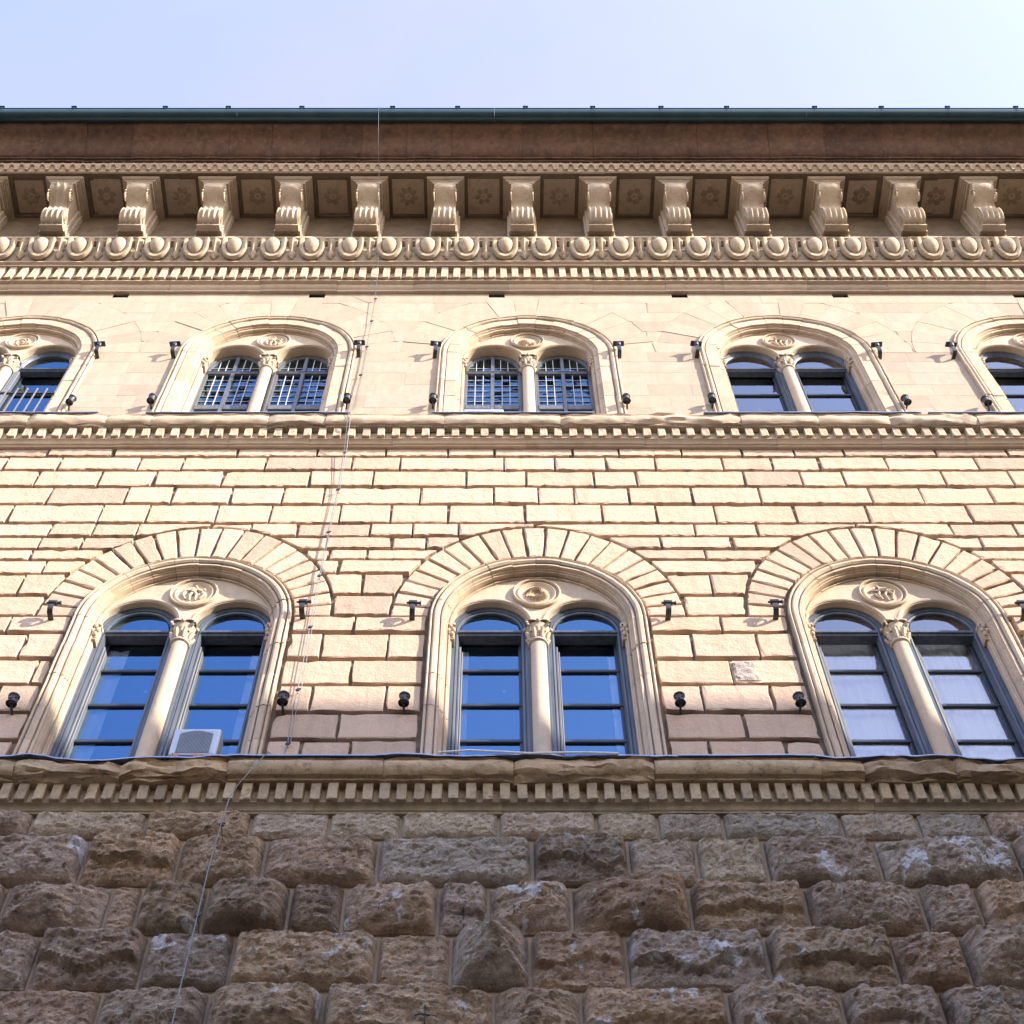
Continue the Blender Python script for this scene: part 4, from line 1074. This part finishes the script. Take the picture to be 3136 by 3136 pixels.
    if bars:
        mb = MB().box(.05, 1.1, -.0, .03, 21.83, 21.87); part('railing_rail', mb, M['iron'], win)
        mb = MB().box(-1.1, -.05, -.0, .03, 21.83, 21.87); part('railing_rail', mb, M['iron'], win)
        part('railing_rail', MB().box(-1.1, 1.1, .03, .055, 21.22, 21.25), M['iron'], win)
        for k in range(14):
            x = -1.0 + k*.152
            if abs(x) < .08: continue
            part('railing_bar', MB().tube([(x, -.015, 20.55), (x, -.015, 21.92)], .014, 8).ell((x, -.015, 21.93), (.02, .02, .02)), M['cable'], win, smooth=40)
    # room behind
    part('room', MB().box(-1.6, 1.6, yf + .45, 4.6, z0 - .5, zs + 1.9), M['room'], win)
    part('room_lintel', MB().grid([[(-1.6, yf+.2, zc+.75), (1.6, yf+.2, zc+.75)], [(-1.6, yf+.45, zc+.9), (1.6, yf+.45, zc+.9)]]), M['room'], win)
    for o in win.children: o.location.z = o.location.z - wz
    return win
KL = ['figures_left', 'figures_left', 'whorl', 'figures_right', 'scrolls']
KU = ['scrolls', 'figures_left', 'shell', 'figures_right', 'scrolls']
for i, c in enumerate(LOWX):
    window(c, True, 'plain', KL[i])
for i, c in enumerate(UPX):
    window(c, False, 'leaded' if i in (1, 2) else 'plain', KU[i], bars=(i == 0))

# ------------------------------------------------------------------ loose things on the front
def wall_y(x, z): return -.01
HLOW = [(-5.339, 15.736), (-2.347, 15.757), (-1.042, 15.736), (2.002, 15.736), (3.289, 15.757), (6.229, 15.736)]
HUP = [(-6.533, 23.085), (-5.296, 23.085), (-2.297, 23.136), (-1.057, 23.098), (1.948, 23.098), (3.201, 23.098), (6.171, 23.06), (7.364, 23.06)]
CUP_ = [(-6.523, 21.253), (-5.289, 21.296), (-2.323, 21.307), (-1.013, 21.307), (1.935, 21.296), (3.228, 21.318), (6.152, 21.253), (7.408, 21.231)]
CLOW = [(-5.296, 13.994), (-2.355, 14.023), (-1.038, 14.006), (1.965, 14.006), (3.259, 14.006)]
def strap_mesh(upper):
    mb = MB()
    path = [(.06, .0), (-.05, -.004), (-.095, .0), (-.125, .018), (-.14, .05), (-.143, .09), (-.138, .15), (-.132, .20)] if upper else [(.06, .0), (-.06, -.006), (-.11, .004), (-.14, .03), (-.15, .065), (-.145, .11), (-.13, .15)]
    w_ = .032
    rows = []
    for i, (y, z) in enumerate(path):
        a = path[max(0, i-1)]; b = path[min(len(path)-1, i+1)]; t = Vector((b[0]-a[0], b[1]-a[1])).normalized(); n = Vector((t.y, -t.x))*.007
        rows.append([(-w_, y+n.x, z+n.y), (w_, y+n.x, z+n.y), (w_, y-n.x, z-n.y), (-w_, y-n.x, z-n.y)])
    mb.grid(rows, closed=True); mb.poly(rows[-1]); return mesh('strap', mb, M['iron'], 35)
def cap_mesh(upper):
    mb = MB()
    if upper:
        mb.lathe(0, -.130, [(.03, .185), (.042, .235), (.045, .25)], 12); mb.box(-.09, .09, -.175, -.085, .25, .275, .008); mb.box(-.03, .03, -.15, -.10, .275, .288)
    else:
        mb.tube([(-.075, -.135, .155), (-.05, -.135, .155), (-.045, -.135, .155), (.05, -.135, .155), (.053, -.135, .155), (.085, -.135, .155)], [.012, .016, .036, .036, .018, .018], 14)
        mb.tube([(.085, -.135, .155), (.10, -.135, .155)], .026, 10)
    return mesh('cap', mb, M['iron'], 35)
def ring_mesh():
    mb = MB(); pts = [(.0, -.085 + .034*math.cos(k*math.pi/8), .045 + .040*math.sin(k*math.pi/8)) for k in range(17)]
    mb.tube(pts, .009, 6); return mesh('ring', mb, M['iron'], 60)
sm = {u: (strap_mesh(u), cap_mesh(u)) for u in (True, False)}; rgm = ring_mesh()
def hook(x, z, upper, label, tilt):
    t = tag(empty('iron_flag_hook', (x, -.012, z)), label, 'iron hook', 'upper row of curved iron hooks' if upper else 'lower row of curved iron hooks')
    t.rotation_euler = (0, 0, tilt)
    part('strap', None, None, t, me=sm[upper][0]); part('cap', None, None, t, me=sm[upper][1])
    if not upper: part('ring', None, None, t, me=rgm)
def cup_meshes(upper):
    mb = MB(); r = .047; h = .155 if upper else .135
    mb.lathe(0, -.115, [(r*1.28, 0), (r*1.32, .008), (r*1.2, .016), (r*.98, .022), (r*.86, .04), (r*.9, h*.55), (r*1.0, h-.03), (r*1.12, h-.024), (r*1.34, h-.016), (r*1.36, h-.004), (r*1.28, h), (r*.9, h), (r*.8, .02), (r*1.0, .0)], 20, cap=False)
    mb.poly([(r*.85*math.cos(a*math.pi/8), -.115 + r*.85*math.sin(a*math.pi/8), .02) for a in range(16)])
    a_ = mesh('socket', mb, M['iron'], 35)
    mb = MB().tube([(0, .06, -.02), (0, -.02, -.02), (0, -.07, -.012), (0, -.10, .015)], [.016, .015, .014, .013], 8)
    b_ = mesh('bracket_arm', mb, M['iron'], 50)
    mb = MB()
    for k in range(6): 
        a = k*math.pi/3 + .3; mb.ell((r*.98*math.cos(a), -.115 + r*.98*math.sin(a), h*(.62 if k % 2 else .38)), (.013, .013, .013), nu=8, nv=5)
    return a_, b_, mesh('stud', mb, M['iron'], 60)
cms = {u: cup_meshes(u) for u in (True, False)}
def cup(x, z, upper, label, tilt, lean=0):
    t = tag(empty('iron_torch_socket', (x, -.012, z)), label, 'torch socket', 'upper row of iron torch sockets' if upper else 'lower row of iron torch sockets')
    t.rotation_euler = (0, lean, tilt)
    part('socket', None, None, t, me=cms[upper][0]); part('bracket_arm', None, None, t, me=cms[upper][1])
    if not upper: part('stud', None, None, t, me=cms[upper][2])
WL = ['with the outdoor air conditioner', 'with the spiral medallion', 'with wide white curtains']
for i, (x, z) in enumerate(HLOW):
    k = i//2; side = ('left', 'right')[i % 2]
    hook(x, z, False, f'black iron hook {side} of the lower window {WL[k]}', rnd.uniform(-.08, .08))
for i, (x, z) in enumerate(CLOW):
    k = (i+1)//2 if False else [0, 0, 1, 1, 2][i]; side = ['left', 'right', 'left', 'right', 'left'][i]
    cup(x, z, False, f'studded iron socket {side} of the lower window {WL[k]}', rnd.uniform(-.1, .1), rnd.uniform(-.05, .05))
UL = ['barred upper window at the left edge', 'upper leaded window left of the middle one', 'middle upper window with the shell medallion', 'upper plain window right of the middle one', 'cut-off upper window at the right edge']
uo = [(0, 'right'), (1, 'left'), (1, 'right'), (2, 'left'), (2, 'right'), (3, 'left'), (3, 'right'), (4, 'left')]
for i, (x, z) in enumerate(HUP):
    hook(x, z, True, f'T-headed iron hook {uo[i][1]} of the {UL[uo[i][0]]}', rnd.uniform(-.12, .12))
for i, (x, z) in enumerate(CUP_):
    cup(x, z, True, f'small black torch socket {uo[i][1]} of the {UL[uo[i][0]]}', [.1, 0, .05, 0, -.05, 0, .2, -.2][i], [.12, .03, 0, .02, -.02, .03, -.12, -.1][i])

# cable run down the front
cb = tag(empty('lightning_cable', (-2.2, 0, 29.5)), 'thin steel cable running from the gutter down the front to the rough stones', 'cable')
cp = [(-2.319, -2.30, 29.62), (-2.318, -2.30, 29.40), (-2.30, -1.75, 28.70), (-2.29, -1.52, 28.62), (-2.25, -1.0, 27.8), (-2.225, -.60, 27.05), (-2.20, -.38, 26.45), (-2.191, -.22, 25.95), (-2.194, -.06, 25.45), (-2.186, -.05, 24.451), (-2.187, -.05, 23.40), (-2.191, -.05, 22.337), (-2.211, -.06, 21.2), (-2.215, -.30, 20.58), (-2.215, -.28, 20.38), (-2.22, -.10, 19.88),
      (-2.213, -.05, 18.741), (-2.231, -.05, 17.64), (-2.24, -.05, 16.61), (-2.234, -.05, 15.519), (-2.234, -.05, 14.33), (-2.246, -.05, 14.01), (-2.232, -.05, 13.42), (-2.24, -.06, 13.24), (-2.30, -.22, 13.02), (-2.349, -.36, 12.93), (-2.44, -.40, 12.66), (-2.56, -.39, 12.42), (-2.62, -.38, 12.24), (-2.632, -.40, 11.95), (-2.645, -.44, 11.3), (-2.638, -.46, 10.6), (-2.64, -.46, 10.0), (-2.634, -.46, 9.3)]
part('wire', MB().tube([(x+2.2, y, z-29.5) for x, y, z in cp], .005, 6), M['cable'], cb, smooth=60)
part('wire', MB().tube([(x+2.2+.028+.012*math.sin(i), y-.0, z-29.5) for i, (x, y, z) in enumerate(cp) if 10 <= i <= 22], .004, 5), M['cable'], cb, smooth=60)
for x, y, z in [(-2.194, -.03, 25.45), (-2.187, -.03, 24.47), (-2.187, -.03, 23.42), (-2.20, -.03, 22.35), (-2.22, -.03, 19.80), (-2.213, -.03, 18.741), (-2.231, -.03, 17.64), (-2.24, -.03, 16.61), (-2.234, -.03, 15.519), (-2.234, -.03, 14.33), (-2.232, -.03, 13.42), (-2.635, -.36, 11.85), (-2.64, -.42, 10.65)]:
    mb = MB().box(-.022, .022, -.034, -.012, -.008, .008).box(-.012, .034, -.03, -.016, .014, .03).tube([(0, -.02, 0), (0, .05 if y > -.1 else .15, 0 if y > -.1 else -.04)], .004, 5)
    part('clip', mb, M['iron'], cb, loc=(x+2.2, y, z-29.5))

# outdoor air conditioner on the right-hand light of the left window
ac = tag(empty('air_conditioner', (-3.165, -.2, 13.075)), 'grey white outdoor air conditioner standing on the ledge of the lower left window', 'air conditioner')
aw, ah, ad_ = .245, .42, .20
def rbox(x0, x1, y0, y1, z0, z1, c):
    rows = []
    for y, i in ((y1, 0), (y0 + c, 0), (y0 + c*.3, c*.3), (y0, c)):
        pts = []
        for (px, pz, a0) in ((x1-c, z1-c, 0), (x0+c, z1-c, 90), (x0+c, z0+c, 180), (x1-c, z0+c, 270)):
            for k in range(4): pts.append((px + (c-i)*math.cos(R(a0 + k*30)), y, pz + (c-i)*math.sin(R(a0 + k*30))))
        rows.append(pts)
    mb = MB().grid(rows, closed=True); mb.poly(rows[-1]); mb.poly(rows[0][::-1]); return mb
part('casing', rbox(-aw, aw, 0, ad_, 0, ah, .025), M['acw'], ac, smooth=40)
mb = MB(); top = [(-.175 + .35*k/12, -.003, .325 + .055*math.sin(math.pi*k/12)) for k in range(13)]
mb.poly([(-.175, -.003, .03), (.175, -.003, .03)] + top[::-1]); part('fan_grille', mb, M['acd'], ac)
mb = MB()
for k in range(25):
    x = -.17 + .34*k/24; zt_ = .325 + .055*math.sin(math.pi*(x+.175)/.35)
    mb.box(x-.0022, x+.0022, -.009, -.004, .032, zt_-.004)
for k in range(18):
    z_ = .04 + k*.0185; mb.box(-.173, .173, -.0065, -.0045, z_-.0012, z_+.0012)
part('grille_wire', mb, M['acl'], ac)
mb = MB()
for a in range(3):
    for b in range(9): mb.box(aw-.002, aw+.0025, .035 + a*.05, .07 + a*.05, .05 + b*.038, .066 + b*.038)
part('side_louvre', mb, M['acd'], ac)
for x in (-.155, .075):
    mb = MB().box(x-.035, x+.035, -.02, .22, -.03, -.002, .003).box(x-.04, x-.03, -.03, .22, -.09, -.002).box(x-.04, x+.035, -.025, -.01, -.05, -.02)
    part('support_bracket', mb, M['rust'], ac)
part('pipe', MB().tube([(-aw, .05, .26), (-aw-.03, .03, .28), (-aw-.06, .06, .2), (-aw-.07, .1, .12)], .004, 5), M['cable'], ac)

a2 = tag(empty('sill_air_conditioner', (-.235, .0, 20.99)), 'low white louvred air conditioner on the sill of the middle upper window', 'ventilator')  # louvred top of a second air conditioner
part('casing', rbox(-.315, .30, 0, .18, -.2, .30, .03), M['acw'], a2, smooth=40)
mb = MB()
for k in range(7): mb.box(-.245 + k*.072, -.19 + k*.072, -.004, .0, .17, .235)
part('louvre', mb, M['acl'], a2)

# loose cable lying on the ledge of the lower middle window
lc = [(-.62, -.34, 12.945), (-.3, -.36, 12.955), (.0, -.37, 12.92), (.3, -.38, 12.885), (.6, -.38, 12.895), (.9, -.37, 12.91), (1.2, -.36, 12.905)]
tag(part('loose_cable', MB().tube(lc, .012, 6), M['curtain'], smooth=60), 'pale loose cable sagging along the ledge under the lower middle window', 'cable')

# curtains
def curtain(x0, x1, z0, z1, y, label, group, seed, amp=.03, wl=.16):
    n = max(8, int((x1-x0)/.015)); top = []; bot = []; mid = []
    def fy(x, z): return y + amp*1.3*noise.noise(Vector((x*5.5 + .25*noise.noise(Vector((x*2, z*.8, seed))), z*.22, seed))) + amp*.75*abs(noise.noise(Vector((x*12, z*.15, seed + 5)))) + amp*.25*noise.noise(Vector((x*25, z*.3, seed)))
    rows = []
    for j in range(14):
        z_ = z0 + (z1-z0)*j/13
        rows.append([(x0 + (x1-x0)*i/n, fy(x0 + (x1-x0)*i/n, z_), z_) for i in range(n+1)])
    tag(part('curtain', MB().grid(rows), M['curtain'], smooth=80), label, 'curtain', group)
yq = .47
for cx_, nm in ((LOWX[1], 'left'), (LOWX[2], 'middle')):
    curtain(cx_-.96, cx_-.68 if nm == 'left' else cx_-.83, 12.9, 15.75, yq, f'white curtain edge at the left side of the lower {nm} window', 'narrow white curtains', cx_)
    curtain(cx_+.80 if nm == 'left' else cx_+.84, cx_+1.0, 12.9, 15.70, yq+.02, f'white curtain edge at the right side of the lower {nm} window', 'narrow white curtains', cx_+5)
curtain(LOWX[3]-.99, LOWX[3]-.16, 12.9, 16.05, yq + .035, 'sunlit white curtain across the left light of the lower right window', 'wide white curtains', 3.0, .055, .21)
curtain(LOWX[3]+.16, LOWX[3]+1.0, 12.9, 16.05, yq + .035, 'sunlit white curtain across the right light of the lower right window', 'wide white curtains', 9.0, .055, .19)

# ------------------------------------------------------------------ buildings across the street (behind the camera)
def house(x0, x1, y0, y1, h, name, label, floors, shut=True):
    b = tag(empty(name, ((x0+x1)/2, y1, 0)), label, 'building', 'houses across the street'); ox, oy = (x0+x1)/2, y1
    part('wall', MB().box(x0-ox, x1-ox, y0-oy, 0, 0, h-.7), M['plaster'], b)
    part('eave', MB().box(x0-ox-.1, x1-ox+.1, y0-oy-.5, .55, h-.25, h), M['tile'], b)
    part('cornice', MB().box(x0-ox-.05, x1-ox+.05, y0-oy-.2, .25, h-.7, h-.25), M['plaster'], b)
    n = int((x1-x0)/3.4); fl = (h-1.5)/floors
    wmb = mesh('window', MB().box(-.55, .55, .0, .02, 0, 1.8), M['room']); smb = mesh('shutter', MB().box(-.5, 0, .02, .07, 0, 1.8), M['shutter']); lmb = mesh('sill', MB().box(-.7, .7, .0, .12, -.12, 0), M['trim'])
    for i in range(n):
        for f in range(floors):
            wv = part('window', None, None, b, me=wmb, loc=(x0 - ox + (i+.5)*(x1-x0)/n, .0, .9 + f*fl + .6))
            part('shutter', None, None, wv, me=smb, loc=(-.57, 0, 0)); part('shutter', None, None, wv, me=smb, loc=(1.07, 0, 0)); part('sill', None, None, wv, me=lmb)
house(-60, 6, -44, -26, 17, 'unseen_low_house', 'low cream plastered house, unseen, added to block low sky light', 4)  # added out of view, placed to keep low sky light off undersides
house(13.5, 62, -26, -10.85, 26.75, 'tall_street_house', 'tall cream plastered house across the street, further right', 7)

# broken face of one block right of the middle lower window
r_ = random.Random(4); mb = MB(); rows = []
for j in range(15):
    row = []
    for i in range(15):
        u, v = i/14, j/14; x = 2.63 + .33*u; z = 14.53 + .41*v; P = Vector((x*6, 3, z*8))
        inside = (1 - abs(2*u-1)**3)*(1 - abs(2*v-1)**3) * (1 if u + v*.7 < 1.3 + .5*noise.noise(P*1.2) and u > .08 + .15*noise.noise(P*2) else .0)
        row.append((x, -.006 - .028*inside*(.6 + .8*abs(noise.noise(P*1.5))) + (.02 if inside < .05 else 0), z))
    rows.append(row)
part('broken_patch', mb.grid(rows), stone('grey_broken_stone', (.42, .35, .29), (.50, .42, .36), (.30, .25, .2), b1=.8, tint=0), palace)
